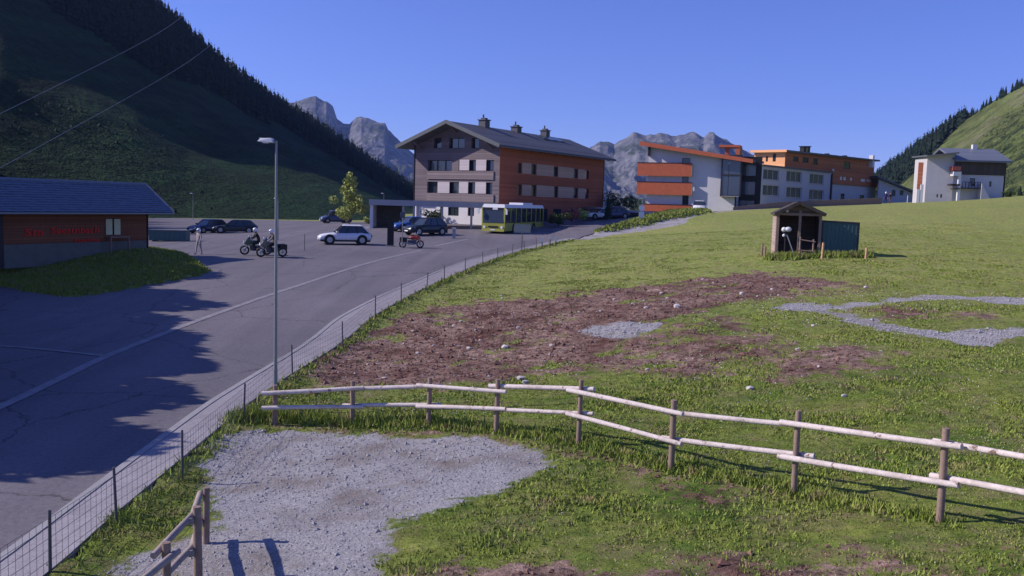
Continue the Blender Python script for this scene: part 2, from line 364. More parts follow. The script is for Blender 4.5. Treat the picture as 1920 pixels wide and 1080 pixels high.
br = N(nt, 'TexBrick'); br.inputs['Scale'].default_value = 1; br.inputs['Brick Width'].default_value = .40; br.inputs['Row Height'].default_value = .20; br.inputs['Mortar Size'].default_value = .012
gg = N(nt, 'NewGeometry'); mpp = N(nt, 'Mapping'); mpp.inputs['Rotation'].default_value = (0, 0, R(-75)); nt.links.new(gg.outputs['Position'], mpp.inputs[0]); nt.links.new(mpp.outputs[0], br.inputs['Vector'])
br.inputs['Color1'].default_value = (.27,.25,.27,1); br.inputs['Color2'].default_value = (.33,.305,.33,1); br.inputs['Mortar'].default_value = (.2,.185,.2,1)
c = mixc(nt, .5, br.outputs[0], mixc(nt, ramp(nt, n1.outputs[0], .3, .7), (.24,.22,.235), (.36,.335,.355))); c = mixc(nt, .3, c, ramp(nt, n3.outputs[0], .3, .7), 'OVERLAY')
nt.links.new(c, b.inputs['Base Color']); bump(nt, b, n3.outputs[0], .004, .6); M['pavement'] = mp_
pv = link_mesh('pavement', strip('pavement', kin, po2, .135, M['pavement'], .12)); tag(pv, 'pale grey pavement strip along the right side of the road', kind='structure')
kb = link_mesh('kerb', strip('kerb', kr2, kin, .15, M['kerb'], .16)); tag(kb, 'stone kerb between road and pavement', kind='structure')
# painted / paved edge lines on the left of the road
ml, nt, b = nodes_mat('worn_road_paint'); b.inputs['Roughness'].default_value = .7
n1 = noise_tex(nt, 3.0, 6, .8); c = mixc(nt, ramp(nt, n1.outputs[0], .35, .7), (.17,.157,.175), (.33,.31,.33)); nt.links.new(c, b.inputs['Base Color']); M['paint'] = ml
l1 = link_mesh('road_edge_line', strip('road_edge_line', rl2, offset_line(rl2, -.32), .044, M['paint'])); tag(l1, 'faded pale edge line along the left side of the road', kind='structure')
ln = np.array([G(*p)[:2] for p in [(-420,640),(-120,645),(0,652),(70,657),(150,666),(196,671)]]); ln = resample(np.c_[ln, np.zeros(len(ln))], .6)
l2 = link_mesh('side_road_line', strip('side_road_line', ln, offset_line(ln, -.2), .048, M['paint'])); tag(l2, 'thin pale line where the side road joins', kind='structure')
# ----------------------------------------------------------- terrain sheet
def grade(segs):
    out = [segs[0][0]]
    for a, b_, s in segs:
        n = max(1, int(round((b_ - a) / s))); out += list(a + (b_ - a) * np.arange(1, n + 1) / n)
    return np.array(out)
xs = grade([(-260,-80,9),(-80,-30,2.5),(-30,-12,.5),(-12,28,.17),(28,50,.4),(50,110,1.3),(110,330,8)])
ys = grade([(-40,8,3),(8,40,.17),(40,70,.3),(70,110,.7),(110,170,1.5),(170,430,8)])
X, Y = np.meshgrid(xs, ys); Z = T(X, Y)
px, py = proj(np.c_[X.ravel(), Y.ravel(), Z.ravel()]); px = px.reshape(X.shape); py = py.reshape(X.shape)
paved_all = asphalt_poly; paved = in_poly(X, Y, paved_all) | in_poly(X, Y, [tuple(p) for p in kr2] + [tuple(p) for p in po2[::-1]])
def near(poly_pts, d):
    "distance mask to polyline (coarse)"
    P = np.array(poly_pts)[::2]; out = np.full(X.shape, 1e9)
    sel = (X > P[:, 0].min() - 4) & (X < P[:, 0].max() + 4) & (Y > P[:, 1].min() - 4) & (Y < P[:, 1].max() + 4)
    xx, yy = X[sel], Y[sel]; dd = np.full(xx.shape, 1e9)
    for p in P: dd = np.minimum(dd, (xx - p[0]) ** 2 + (yy - p[1]) ** 2)
    out[sel] = np.sqrt(dd); return out
dpave = near(po2, 3)
flatten = np.clip(dpave / 1.2, 0, 1) * (~paved)
# soft masks: jitter the picture coordinates by noise so that edges are ragged
jx = px + 34 * fbm(X * .9, Y * .9, 5, .6) * np.clip(20 / np.maximum(Y, 5), .2, 2) + 26 * fbm(X * 3.3, Y * 3.3, 4, .7) * np.clip(20 / np.maximum(Y, 5), .25, 2); jy = py + 11 * fbm(X * 3.3 + 7, Y * 3.3, 4, .7) * np.clip(20 / np.maximum(Y, 5), .25, 2) + 15 * fbm(X * .9 + 50, Y * .9 + 9, 5, .6) * np.clip(22 / np.maximum(Y, 5), .2, 2)
front = (Y > 5) & (Y < 75)
SOIL = [(640,655),(700,618),(760,588),(850,570),(980,560),(1080,548),(1150,536),(1260,528),(1330,518),(1420,512),(1520,520),(1580,530),(1560,548),(1480,556),(1400,566),(1330,575),(1270,590),(1262,606),(1180,632),(1120,648),(1150,672),(1110,688),(1040,706),(940,712),(860,718),(760,722),(640,722),(540,712),(560,690)]
GRAV = [[(1085,622),(1110,608),(1180,600),(1258,603),(1240,622),(1200,636),(1120,636)],
        [(1420,574),(1500,566),(1560,570),(1640,562),(1720,553),(1800,552),(1920,556),(2040,560),(2040,570),(1920,570),(1800,562),(1720,565),(1650,574),(1600,580),(1540,585),(1460,582)],
        [(1530,584),(1600,584),(1650,600),(1700,612),(1760,618),(1830,610),(1920,612),(2050,608),(2050,626),(1920,628),(1880,640),(1830,654),(1790,642),(1740,630),(1660,622),(1590,604)]]
YARD = [(425,812),(520,800),(650,812),(820,822),(960,834),(1040,860),(960,905),(820,950),(720,1010),(720,1100),(640,1300),(380,1300),(420,1040),(395,930),(370,885)]
YARD2 = [(250,1000),(330,985),(345,1100),(180,1100)]
PATCH = [[(1150,610),(1330,592),(1420,610),(1540,650),(1700,640),(1720,690),(1560,730),(1400,712),(1180,700),(1000,716),(1040,690)],
         [(1590,580),(1720,572),(1860,574),(1870,602),(1760,612),(1660,604)],[(1330,512),(1500,512),(1640,540),(1560,560),(1420,560)],
         [(760,1040),(1300,1050),(1900,1020),(2000,1200),(700,1200)]]
VERGE = [(430,800),(520,792),(660,800),(820,806),(940,818),(1100,838),(1280,888),(1500,930),(1300,960),(1120,870),(950,838),(820,824),(640,815),(520,805)]
soil = in_poly(jx, jy, SOIL) & front; gravel = np.zeros(X.shape, bool)
for g in GRAV: gravel |= in_poly(jx * .6 + px * .4, jy * .45 + py * .55, g) & front
yard = (in_poly(jx, jy, YARD) | in_poly(jx, jy, YARD2)) & (Y < 40)
patch = np.zeros(X.shape)
for g in PATCH: patch = np.maximum(patch, in_poly(jx, jy, g) * 1.0)
patch *= front & ~paved
verge = in_poly(px, jy * .5 + py * .5, VERGE) & (Y < 40)
path = np.zeros(X.shape, bool)
pth = np.array([G(*p)[:2] for p in [(1075,449),(1118,441),(1160,436),(1200,430),(1235,424),(1260,418)]]); pth2 = resample(np.c_[pth, np.zeros(len(pth))], .5)
pe = np.array([at(1262,104)[:2], at(1290,110)[:2], at(1330,118)[:2], at(1380,124)[:2], at(1440,130)[:2]]); pth3 = resample(np.c_[np.r_[pth[-1:], pe], np.zeros(6)], .5)
wgt = near(np.r_[pth2, pth3], 3); path = wgt < 1.7 + .4 * fbm(X, Y, 3)
def soft(mask, n=1):
    a = mask.astype(float)
    for _ in range(n):
        a[1:-1, 1:-1] = (a[1:-1, 1:-1] * 2 + a[:-2, 1:-1] + a[2:, 1:-1] + a[1:-1, :-2] + a[1:-1, 2:]) / 6
    return a
s_ = soft(soil, 40); p_ = soft(patch, 30); n_a = fbm(X * 1.7, Y * 1.7, 4, .65); n_b = fbm(X * .45, Y * .45, 3)
soilA = np.clip((s_ * 1.12 - .14 + .95 * n_a + .75 * n_b) * (s_ > .04), 0, 1); soilA = np.clip(np.maximum(soilA, (p_ * .55 + .55 * n_a + .3 * n_b) * (p_ > .05)) + soft(verge, 3) * .45, 0, 1)
g_ = soft(gravel, 10); y_ = soft(yard, 30); gravA = np.clip(np.maximum((g_ * 1.15 - .30 + .55 * n_a) * (g_ > .05), (y_ * 1.5 - .22 + .5 * n_a + .3 * n_b) * (y_ > .05)), 0, 1); gravA = np.maximum(gravA, soft(path, 1) * .85)
off = .05 * fbm(X * .5, Y * .5, 3) * flatten * (Y < 110) + .035 * fbm(X * 1.7, Y * 1.7, 4, .6) * flatten * (Y < 80)
off += np.where(soilA > .3, .11 * np.abs(fbm(X * 2.6, Y * 2.6, 4, .65)) * soilA, 0) * flatten - .03 * gravA * flatten
off += np.where(gravA > .4, .015 * fbm(X * 5, Y * 5, 3, .6), 0)
off += np.clip(1 - dpave / .9, 0, 1) * .15 * ~paved
off = np.where(paved, -.10, off); off = np.where(paved & (dpave < .35), .10, off)
# the green bank beside the hotel, and the raised island under the kiosk
BANK = [(1110,438),(1160,424),(1230,405),(1270,396),(1320,396),(1330,400),(1250,412),(1200,425),(1150,434)]
bk = soft(in_poly(px, py, BANK) & (Y > 80) & (Y < 140), 3); off += bk * .45
def dist_in(P):
    d = near(np.r_[P, P[:1]], 3); return np.where(in_poly(X, Y, [tuple(p) for p in P]), d, -d)
di = dist_in(isl2); inside = di > -.01
off = np.where(inside, .10 + np.clip(di, 0, 2.5) / 2.5 * .28 + .03 * fbm(X, Y, 3), off)
Z2 = Z + off; ny, nx = X.shape
idx = np.arange(ny * nx).reshape(ny, nx); fs = np.stack([idx[:-1, :-1], idx[:-1, 1:], idx[1:, 1:], idx[1:, :-1]], -1).reshape(-1, 4)
def TZ(x, y):
    "ground height including its bumps"
    i = np.clip(np.searchsorted(ys, y) - 1, 0, ny - 2); j = np.clip(np.searchsorted(xs, x) - 1, 0, nx - 2)
    fy = (y - ys[i]) / (ys[i+1] - ys[i]); fx = (x - xs[j]) / (xs[j+1] - xs[j])
    return (Z2[i, j] * (1-fx) + Z2[i, j+1] * fx) * (1-fy) + (Z2[i+1, j] * (1-fx) + Z2[i+1, j+1] * fx) * fy
def MASK(A, x, y):
    i = np.clip(np.searchsorted(ys, y), 0, ny - 1); j = np.clip(np.searchsorted(xs, x), 0, nx - 1); return A[i, j]
mg, nt, b = nodes_mat('meadow_ground'); b.inputs['Roughness'].default_value = .95; b.inputs['Specular IOR Level'].default_value = .1
def at_(n): a = N(nt, 'Attribute'); a.attribute_name = n; return a.outputs['Fac']
gA, gB, gC, gD = noise_tex(nt, .06, 4, .6), noise_tex(nt, .55, 5, .7), noise_tex(nt, 3.5, 5, .75), noise_tex(nt, 22, 4, .8)
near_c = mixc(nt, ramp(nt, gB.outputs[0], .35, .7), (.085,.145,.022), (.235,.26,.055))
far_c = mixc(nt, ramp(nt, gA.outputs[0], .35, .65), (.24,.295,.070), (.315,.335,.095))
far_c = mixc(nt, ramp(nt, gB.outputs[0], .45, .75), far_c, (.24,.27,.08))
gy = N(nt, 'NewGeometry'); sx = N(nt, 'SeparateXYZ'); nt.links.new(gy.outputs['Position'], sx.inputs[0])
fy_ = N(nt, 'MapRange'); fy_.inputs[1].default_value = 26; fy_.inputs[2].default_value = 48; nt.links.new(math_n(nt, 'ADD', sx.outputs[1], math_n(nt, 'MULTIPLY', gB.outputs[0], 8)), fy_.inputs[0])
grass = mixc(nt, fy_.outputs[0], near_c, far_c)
grass = mixc(nt, .55, grass, ramp(nt, gC.outputs[0], .3, .72), 'OVERLAY'); grass = mixc(nt, .35, grass, ramp(nt, gD.outputs[0], .3, .7), 'OVERLAY')
dry = ramp(nt, noise_tex(nt, 1.2, 6, .75).outputs[0], .47, .66); grass = mixc(nt, math_n(nt, 'MULTIPLY', dry, .60), grass, (.27,.20,.12))
soilc = mixc(nt, ramp(nt, gB.outputs[0], .3, .7), (.085,.034,.026), (.33,.23,.185)); soilc = mixc(nt, .8, soilc, ramp(nt, gC.outputs[0], .32, .68), 'OVERLAY'); soilc = mixc(nt, .5, soilc, ramp(nt, gD.outputs[0], .3, .7), 'OVERLAY')
gravc = mixc(nt, ramp(nt, gD.outputs[0], .35, .65), (.22,.21,.215), (.52,.50,.51)); gravc = mixc(nt, ramp(nt, gB.outputs[0], .46, .70), gravc, (.21,.175,.15))
ms = ramp(nt, math_n(nt, 'ADD', at_('soil'), math_n(nt, 'MULTIPLY', math_n(nt, 'SUBTRACT', noise_tex(nt, 2.2, 7, .85).outputs[0], .5), 2.1)), .40, .56)
mgv = ramp(nt, math_n(nt, 'ADD', at_('gravel'), math_n(nt, 'MULTIPLY', math_n(nt, 'SUBTRACT', noise_tex(nt, 4, 6, .8).outputs[0], .5), 1.3)), .46, .62)
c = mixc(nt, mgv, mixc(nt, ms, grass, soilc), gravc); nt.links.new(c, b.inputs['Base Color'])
bump(nt, b, math_n(nt, 'ADD', gD.outputs[0], math_n(nt, 'MULTIPLY', gC.outputs[0], 1.5)), .05, .8); M['ground'] = mg
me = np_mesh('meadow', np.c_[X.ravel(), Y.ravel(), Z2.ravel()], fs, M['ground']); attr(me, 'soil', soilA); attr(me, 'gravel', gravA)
gr = link_mesh('meadow', me); tag(gr, 'alpine meadow with dug-up soil patches and gravel tracks', kind='structure')
# wide valley floor out to the horizon
vf = MB(); n = 48; rr = [0, 600, 2500, 9000]
vs = [(0, 200, -9)] + [(r * math.cos(2 * math.pi * i / n), 200 + r * math.sin(2 * math.pi * i / n), -9 - (r > 0) * 3) for r in rr[1:] for i in range(n)]
fsv = [(0, 1 + i, 1 + (i + 1) % n) for i in range(n)] + [(1 + k * n + i, 1 + (k + 1) * n + i, 1 + (k + 1) * n + (i + 1) % n, 1 + k * n + (i + 1) % n) for k in range(2) for i in range(n)]
vf.add(vs, fsv); M['valley'] = mat('valley_grass', (.09,.11,.04), .95, .3, .01); tag(vf.build('valley_floor', M['valley']), 'wide green valley floor', kind='structure')

# ================================================================= HILLS
def interp_rows(tab, x):
    tab = np.array(tab, float); return [np.interp(x, tab[:, 0], tab[:, k]) for k in range(1, tab.shape[1])]
def hillside(name, cols, base, ridge, nt_, power, amp, nscale, mask_fn, material, label, back=.35):
    cols = np.array(cols, float); by, = interp_rows(base, cols); rpy, rY = interp_rows(ridge, cols)
    B = np.array([[(c - 960) / F * y, y, 0] for c, y in zip(cols, by)]); B[:, 2] = T(B[:, 0], B[:, 1]) - .6 if by.max() < 420 else -6
    Rg = np.array([W(c, p, y) for c, p, y in zip(cols, rpy, rY)])
    ts = np.r_[np.linspace(0, 1, nt_), 1 + np.linspace(0, back, 9)[1:]]
    P = []
    for t in ts:
        q = B + (Rg - B) * t
        if t <= 1: q[:, 2] = B[:, 2] + (Rg[:, 2] - B[:, 2]) * t ** power
        else: q[:, 2] = Rg[:, 2] - (Rg[:, 2] - B[:, 2]) * ((t - 1) / back) ** 1.3 * .9
        P.append(q)
    P = np.array(P); tt = np.broadcast_to(ts[:, None], P.shape[:2])
    env = np.clip(tt * 6, 0, 1) * np.where(tt > .97, .12, 1)
    P[:, :, 2] += amp * fbm(P[:, :, 0] / nscale, P[:, :, 1] / nscale, 5, .55) * env
    qx, qy = proj(P.reshape(-1, 3)); qx = qx.reshape(tt.shape); qy = qy.reshape(tt.shape)
    m = mask_fn(qx, qy, P, tt)
    r_, c_ = tt.shape; id_ = np.arange(r_ * c_).reshape(r_, c_); f = np.stack([id_[:-1, :-1], id_[:-1, 1:], id_[1:, 1:], id_[1:, :-1]], -1).reshape(-1, 4)
    me = np_mesh(name, P.reshape(-1, 3), f, material)
    for k, v in m.items(): attr(me, k, v)
    o = link_mesh(name, me); tag(o, label, kind='structure'); return P, m, tt, qx, qy
def slope_mat(name, g0, g1, rough_c, forest_c, bare_c, sc):
    m, nt, b = nodes_mat(name); b.inputs['Roughness'].default_value = .95; b.inputs['Specular IOR Level'].default_value = .1
    a = noise_tex(nt, sc, 6, .65); d = noise_tex(nt, sc * 8, 5, .75); e = noise_tex(nt, sc * 45, 3, .8)
    c = mixc(nt, ramp(nt, a.outputs[0], .35, .65), g0, g1); c = mixc(nt, ramp(nt, d.outputs[0], .5, .72), c, rough_c); c = mixc(nt, .45, c, ramp(nt, e.outputs[0], .3, .7), 'OVERLAY')
    gq = N(nt, 'NewGeometry'); mq = N(nt, 'Mapping'); mq.inputs['Scale'].default_value = (1, .10, .6); mq.inputs['Rotation'].default_value = (0, 0, R(-8)); nt.links.new(gq.outputs['Position'], mq.inputs[0]); st_ = noise_tex(nt, sc * 9, 5, .7, mq.outputs[0]); c = mixc(nt, .5, c, ramp(nt, st_.outputs[0], .32, .68), 'OVERLAY')
    def A(n): q = N(nt, 'Attribute'); q.attribute_name = n; return q.outputs['Fac']
    def edge(n): return ramp(nt, math_n(nt, 'ADD', A(n), math_n(nt, 'MULTIPLY', math_n(nt, 'SUBTRACT', d.outputs[0], .5), 1.1)), .4, .6)
    c = mixc(nt, edge('bare'), c, bare_c); c = mixc(nt, edge('forest'), c, forest_c)
    nt.links.new(c, b.inputs['Base Color']); bump(nt, b, math_n(nt, 'ADD', d.outputs[0], math_n(nt, 'MULTIPLY', e.outputs[0], .4)), 2.5, .9); return m
M['slope_l'] = slope_mat('shade_toned_mountain_meadow', (.009,.026,.010), (.018,.042,.014), (.006,.018,.007), (.003,.008,.004), (.10,.10,.06), .012)  # mountain meadow in near-black greens, the slope's shade put into the colour
LB = [(-2600,48),(-1500,75),(-900,95),(-400,112),(0,134),(200,146),(350,157),(620,152),(700,150),(790,215),(900,330),(1000,400)]
LR = [(-2600,-700,150),(-1500,-620,190),(-900,-560,240),(-400,-420,300),(0,-205,380),(150,-95,420),(250,-25,450),(305,22,470),(340,50,500),(400,108,560),(450,148,600),(500,182,650),(560,222,720),(600,246,760),(640,276,800),(700,322,880),(740,346,930),(775,368,980),(830,385,1020),(900,392,1050),(1000,394,1080)]
FLINE = [(-2600,-900),(-400,-260),(0,-60),(100,22),(200,80),(300,140),(420,182),(520,232),(640,298),(720,345),(790,378),(1000,392)]
def mask_l(qx, qy, P, t):
    ln = np.interp(qx, *np.array(FLINE).T); forest = (qy < ln + 14 * fbm(P[:, :, 0] / 40, P[:, :, 1] / 40, 3)) | (t > 1)
    # dark copses lower down on the left
    return {'forest': forest.astype(float), 'bare': np.zeros(t.shape)}
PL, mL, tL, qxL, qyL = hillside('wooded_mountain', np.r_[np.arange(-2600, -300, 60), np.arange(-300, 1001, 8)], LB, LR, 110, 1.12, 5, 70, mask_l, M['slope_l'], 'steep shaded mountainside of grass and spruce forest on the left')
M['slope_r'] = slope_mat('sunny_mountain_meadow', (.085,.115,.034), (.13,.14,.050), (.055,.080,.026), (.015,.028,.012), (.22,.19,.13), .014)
RB = [(1480,420),(1560,420),(1640,360),(1720,280),(1800,245),(1920,215),(2200,160),(2700,110),(3400,70)]
RR = [(1480,392,900),(1560,384,820),(1610,362,760),(1640,342,720),(1700,300,670),(1760,256,630),(1800,232,600),(1850,196,560),(1920,158,520),(2100,40,450),(2400,-150,400),(2700,-250,350),(3400,-300,260)]
def mask_r(qx, qy, P, t):
    fo = in_poly(qx, qy, [(1600,420),(1625,300),(1700,230),(1800,180),(1840,190),(1805,226),(1760,262),(1735,300),(1700,338),(1662,362),(1650,400)]) | (t > 1)
    ln = np.interp(qx, [1640,1790,1850,1920,2100], [480,330,262,205,60]); lower = (qy > ln + 12 * fbm(P[:, :, 0] / 25, P[:, :, 1] / 25, 4)) & (qx > 1660)
    bare = in_poly(qx, qy, [(1780,285),(1830,240),(1870,212),(1880,222),(1845,256),(1800,290)]) | in_poly(qx, qy, [(1870,190),(1920,150),(1960,130),(1960,170),(1900,205)])
    return {'forest': fo + lower * .47, 'bare': bare * .42}
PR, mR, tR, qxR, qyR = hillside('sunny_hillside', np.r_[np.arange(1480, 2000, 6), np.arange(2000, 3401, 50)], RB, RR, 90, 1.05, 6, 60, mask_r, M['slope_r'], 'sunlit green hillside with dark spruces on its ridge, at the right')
# rocky mountains far behind
mk, nt, b = nodes_mat('limestone'); b.inputs['Roughness'].default_value = .95; b.inputs['Specular IOR Level'].default_value = .05
a = noise_tex(nt, .004, 8, .7); g = N(nt, 'NewGeometry'); mp2 = N(nt, 'Mapping'); mp2.inputs['Scale'].default_value = (1, 1, .22); nt.links.new(g.outputs['Position'], mp2.inputs[0]); d = noise_tex(nt, .022, 7, .8, mp2.outputs[0])
sz = N(nt, 'SeparateXYZ'); nt.links.new(g.outputs['Normal'], sz.inputs[0])
c = mixc(nt, ramp(nt, d.outputs[0], .35, .65), (.10,.105,.12), (.36,.35,.36)); c = mixc(nt, ramp(nt, math_n(nt, 'ADD', math_n(nt, 'MULTIPLY', a.outputs[0], .9), math_n(nt, 'MULTIPLY', sz.outputs[2], .5)), .86, 1.0), c, (.09,.11,.07))
nt.links.new(c, b.inputs['Base Color']); bump(nt, b, d.outputs[0], 25, 1); M['rock'] = mk
def rocks(name, label, cols, ridge, Y0, Y1, seed, amp):
    cols = np.array(cols, float); rpy, = interp_rows(ridge, cols); nt_ = 90; P = []
    Rg = np.array([W(c, p, Y1) for c, p in zip(cols, rpy)])
    for t in np.r_[np.linspace(0, 1, nt_), 1.02, 1.06, 1.15]:
        y = Y0 + (Y1 - Y0) * t; q = Rg.copy(); q[:, 0] = Rg[:, 0] * y / Y1 ; q[:, 1] = y
        h = -60 + (Rg[:, 2] + 60) * (t ** 1.7 if t <= 1 else 1 - (t - 1) * 5)
        n_ = ridged(q[:, 0] / 420 + seed, y / 600 + seed, 6) - .35
        e = math.sin(math.pi * min(t, 1)) ** .7 if t <= 1 else 0
        q[:, 2] = h + amp * n_ * e + (16 * fbm(q[:, 0] / 55, np.full(len(cols), seed + y / 200), 3) if t > .8 else 0); P.append(q)
    P = np.array(P); r_, c_ = P.shape[:2]; id_ = np.arange(r_ * c_).reshape(r_, c_); f = np.stack([id_[:-1, :-1], id_[:-1, 1:], id_[1:, 1:], id_[1:, :-1]], -1).reshape(-1, 4)
    me = np_mesh(name, P.reshape(-1, 3), f, M['rock'], False); o = link_mesh(name, me); tag(o, label, kind='structure')
rocks('rocky_mountain', 'pale rocky peaks behind the wooded slope, left of the shingled hotel', np.arange(380, 1010, 2), [(300,300),(480,240),(540,196),(560,190),(575,187),(592,181),(612,187),(625,200),(632,219),(645,228),(655,231),(668,220),(678,216),(700,224),(722,231),(728,245),(745,256),(757,268),(775,286),(800,305),(900,345),(1100,385)], 1700, 3100, 3, 90)
rocks('rocky_mountain', 'long jagged limestone ridge behind the white balcony building', np.arange(900, 1900, 2), [(800,350),(1000,325),(1060,303),(1100,277),(1118,266),(1126,261),(1140,264),(1152,270),(1160,265),(1178,257),(1195,251),(1212,253),(1240,249),(1252,251),(1268,257),(1290,252),(1312,254),(1320,258),(1330,251),(1339,247),(1352,254),(1370,266),(1390,276),(1410,291),(1450,305),(1600,345),(1900,392)], 1500, 2900, 11, 110)

# ---------------------------------------------------------------- conifers
M['needles'] = mat('spruce_needles', (.009,.022,.010), .9, .35, .8); M['scrub'] = mat('alder_leaves', (.010,.026,.010), .9, .35, .8); M['needles2'] = mat('sun_toned_spruce_needles', (.045,.065,.026), .9, .35, .8)  # needles2: paler copy of the needle green, with sunlight put into the colour
def spruce(seed, n=8, L=7):
    r = random.Random(seed); cr = MB(); z = .12
    for k in range(L):
        t = k / (L - 1); z0 = .10 + .80 * t ** .92; z1 = min(1.0, z0 + .27 * (1 - t * .45)); r0 = (.20 * (1 - t) ** .9 + .018)
        base = [( math.cos(2*math.pi*(i + r.random()*.5)/n) * r0 * r.uniform(.65, 1.2), math.sin(2*math.pi*(i + r.random()*.5)/n) * r0 * r.uniform(.65, 1.2), z0 - r.uniform(0, .05)) for i in range(n)]
        cr.add(base + [(0, 0, z1)], [(i, (i + 1) % n, n) for i in range(n)])
    tk = MB(); tk.tube((0,0,-.04),(0,0,.3),.018,.012,5); return cr, tk
SPR = [spruce(s) for s in range(6)]
SPM = {}
def spruce_mesh(i, key):
    if (i, key) not in SPM: SPM[(i, key)] = (SPR[i][0].mesh('crown', M[key]), SPR[i][1].mesh('trunk', M['bark']))
    return SPM[(i, key)]
def put_spruce(P, h, key, label, group, w=1.0):
    i = random.randrange(6); cm, tm = spruce_mesh(i, key)
    o = empty('spruce_tree', P, random.uniform(0, 6.28), label, 'tree', group); o.scale = (h * w * random.uniform(.8, 1.2),) * 2 + (h,)
    link_mesh('crown', cm, o); link_mesh('trunk', tm, o); return o
def forest(name, pts, hs, key, label, parent=None, n=6, L=4):
    V = []; Fc = []; k = 0; base = [spruce(100 + s, n, L)[0] for s in range(5)]
    bv = [np.array(b_.v) for b_ in base]; bf = [np.array(b_.f) for b_ in base]
    for p, h in zip(pts, hs):
        j = random.randrange(5); a = random.uniform(0, 6.28); s = h * random.uniform(.9, 1.4); v = bv[j]
        q = np.c_[v[:, 0] * math.cos(a) - v[:, 1] * math.sin(a), v[:, 0] * math.sin(a) + v[:, 1] * math.cos(a), v[:, 2] * h / s] * s + p
        V.append(q); Fc.append(bf[j] + k); k += len(v)
    me = np_mesh(name, np.concatenate(V), np.concatenate(Fc), M[key], False); o = link_mesh(name, me, parent); tag(o, label, kind='stuff'); return o
def pick(P, sel, n, rng):
    ii = np.argwhere(sel); ii = ii[rng.integers(0, len(ii), n)]
    a = P[ii[:, 0], ii[:, 1]]; j = np.minimum(ii[:, 1] + 1, P.shape[1] - 1); i2 = np.minimum(ii[:, 0] + 1, P.shape[0] - 1)
    u, v = rng.random(n)[:, None], rng.random(n)[:, None]
    return a + (P[ii[:, 0], j] - a) * u + (P[i2, ii[:, 1]] - a) * v
rg = np.random.default_rng(3)
# left ridge line: single spruces against the sky
nr = 109
cnt = 0
for c in np.concatenate([np.arange(300, 620, 2.6), np.arange(620, 800, 4.5)]):
    c = c + rg.uniform(-1.5, 1.5); rpy, rY = [np.interp(c, np.array(LR)[:, 0], np.array(LR)[:, k]) for k in (1, 2)]
    P = W(c, rpy + rg.uniform(-1, 5), rY * rg.uniform(.985, 1.0)); h = rg.uniform(5.5, 12.5) * (1.15 if rg.random() < .2 else 1) * rY / 620 * .9
    P[2] -= 1.5; put_spruce(P, h, 'needles', 'dark spruce standing against the sky on the left mountain ridge', 'spruces along the left mountain ridge'); cnt += 1
sel = (mL['forest'] > .5) & (tL <= 1) & (qxL > -500) & (qxL < 820) & (qyL > -260)
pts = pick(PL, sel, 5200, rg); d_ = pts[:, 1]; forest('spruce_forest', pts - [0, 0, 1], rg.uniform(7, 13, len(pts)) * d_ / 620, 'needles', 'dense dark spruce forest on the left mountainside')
# left meadow scattered dark shrubs near foot
sel = (mL['forest'] < .5) & (tL > .02) & (tL < .35) & (qxL > -500) & (qxL < 760) & (fbm(PL[:, :, 0] / 30, PL[:, :, 1] / 30, 3) > .12)
pts = pick(PL, sel, 260, rg); forest('alder_scrub', pts - [0, 0, .3], rg.uniform(1.0, 2.6, len(pts)), 'scrub', 'low dark scrub on the shaded slope behind the car park', n=6, L=2)
# right ridge
for c in np.arange(1628, 1925, 3.3):
    c = c + rg.uniform(-1.2, 1.2); rpy, rY = [np.interp(c, np.array(RR)[:, 0], np.array(RR)[:, k]) for k in (1, 2)]
    dense = 1 if c < 1815 else .62
    if rg.random() > dense: continue
    P = W(c, rpy + rg.uniform(0, 4), rY * .99); h = (rg.uniform(7, 14) if c < 1815 else rg.uniform(3.5, 7.5)); P[2] -= 1
    put_spruce(P, h, 'needles', 'dark spruce on the ridge of the sunny hillside at the right', 'spruces along the right hill ridge')
sel = in_poly(qxR, qyR, [(1625,380),(1640,335),(1700,285),(1760,245),(1800,225),(1805,232),(1765,268),(1735,305),(1700,336),(1660,362)]) & (tR <= 1)
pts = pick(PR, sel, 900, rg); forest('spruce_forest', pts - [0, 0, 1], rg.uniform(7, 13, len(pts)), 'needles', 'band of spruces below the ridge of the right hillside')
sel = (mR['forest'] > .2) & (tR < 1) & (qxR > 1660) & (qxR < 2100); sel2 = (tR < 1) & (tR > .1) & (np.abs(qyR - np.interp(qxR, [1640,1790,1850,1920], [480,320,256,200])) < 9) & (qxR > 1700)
pts = np.r_[pick(PR, sel, 900, rg), pick(PR, sel2, 160, rg)]; forest('mountain_pine_scrub', pts - [0, 0, .4], rg.uniform(1.2, 4.5, len(pts)), 'needles2', 'green and dark scrub scattered over the right hillside', n=6, L=2)
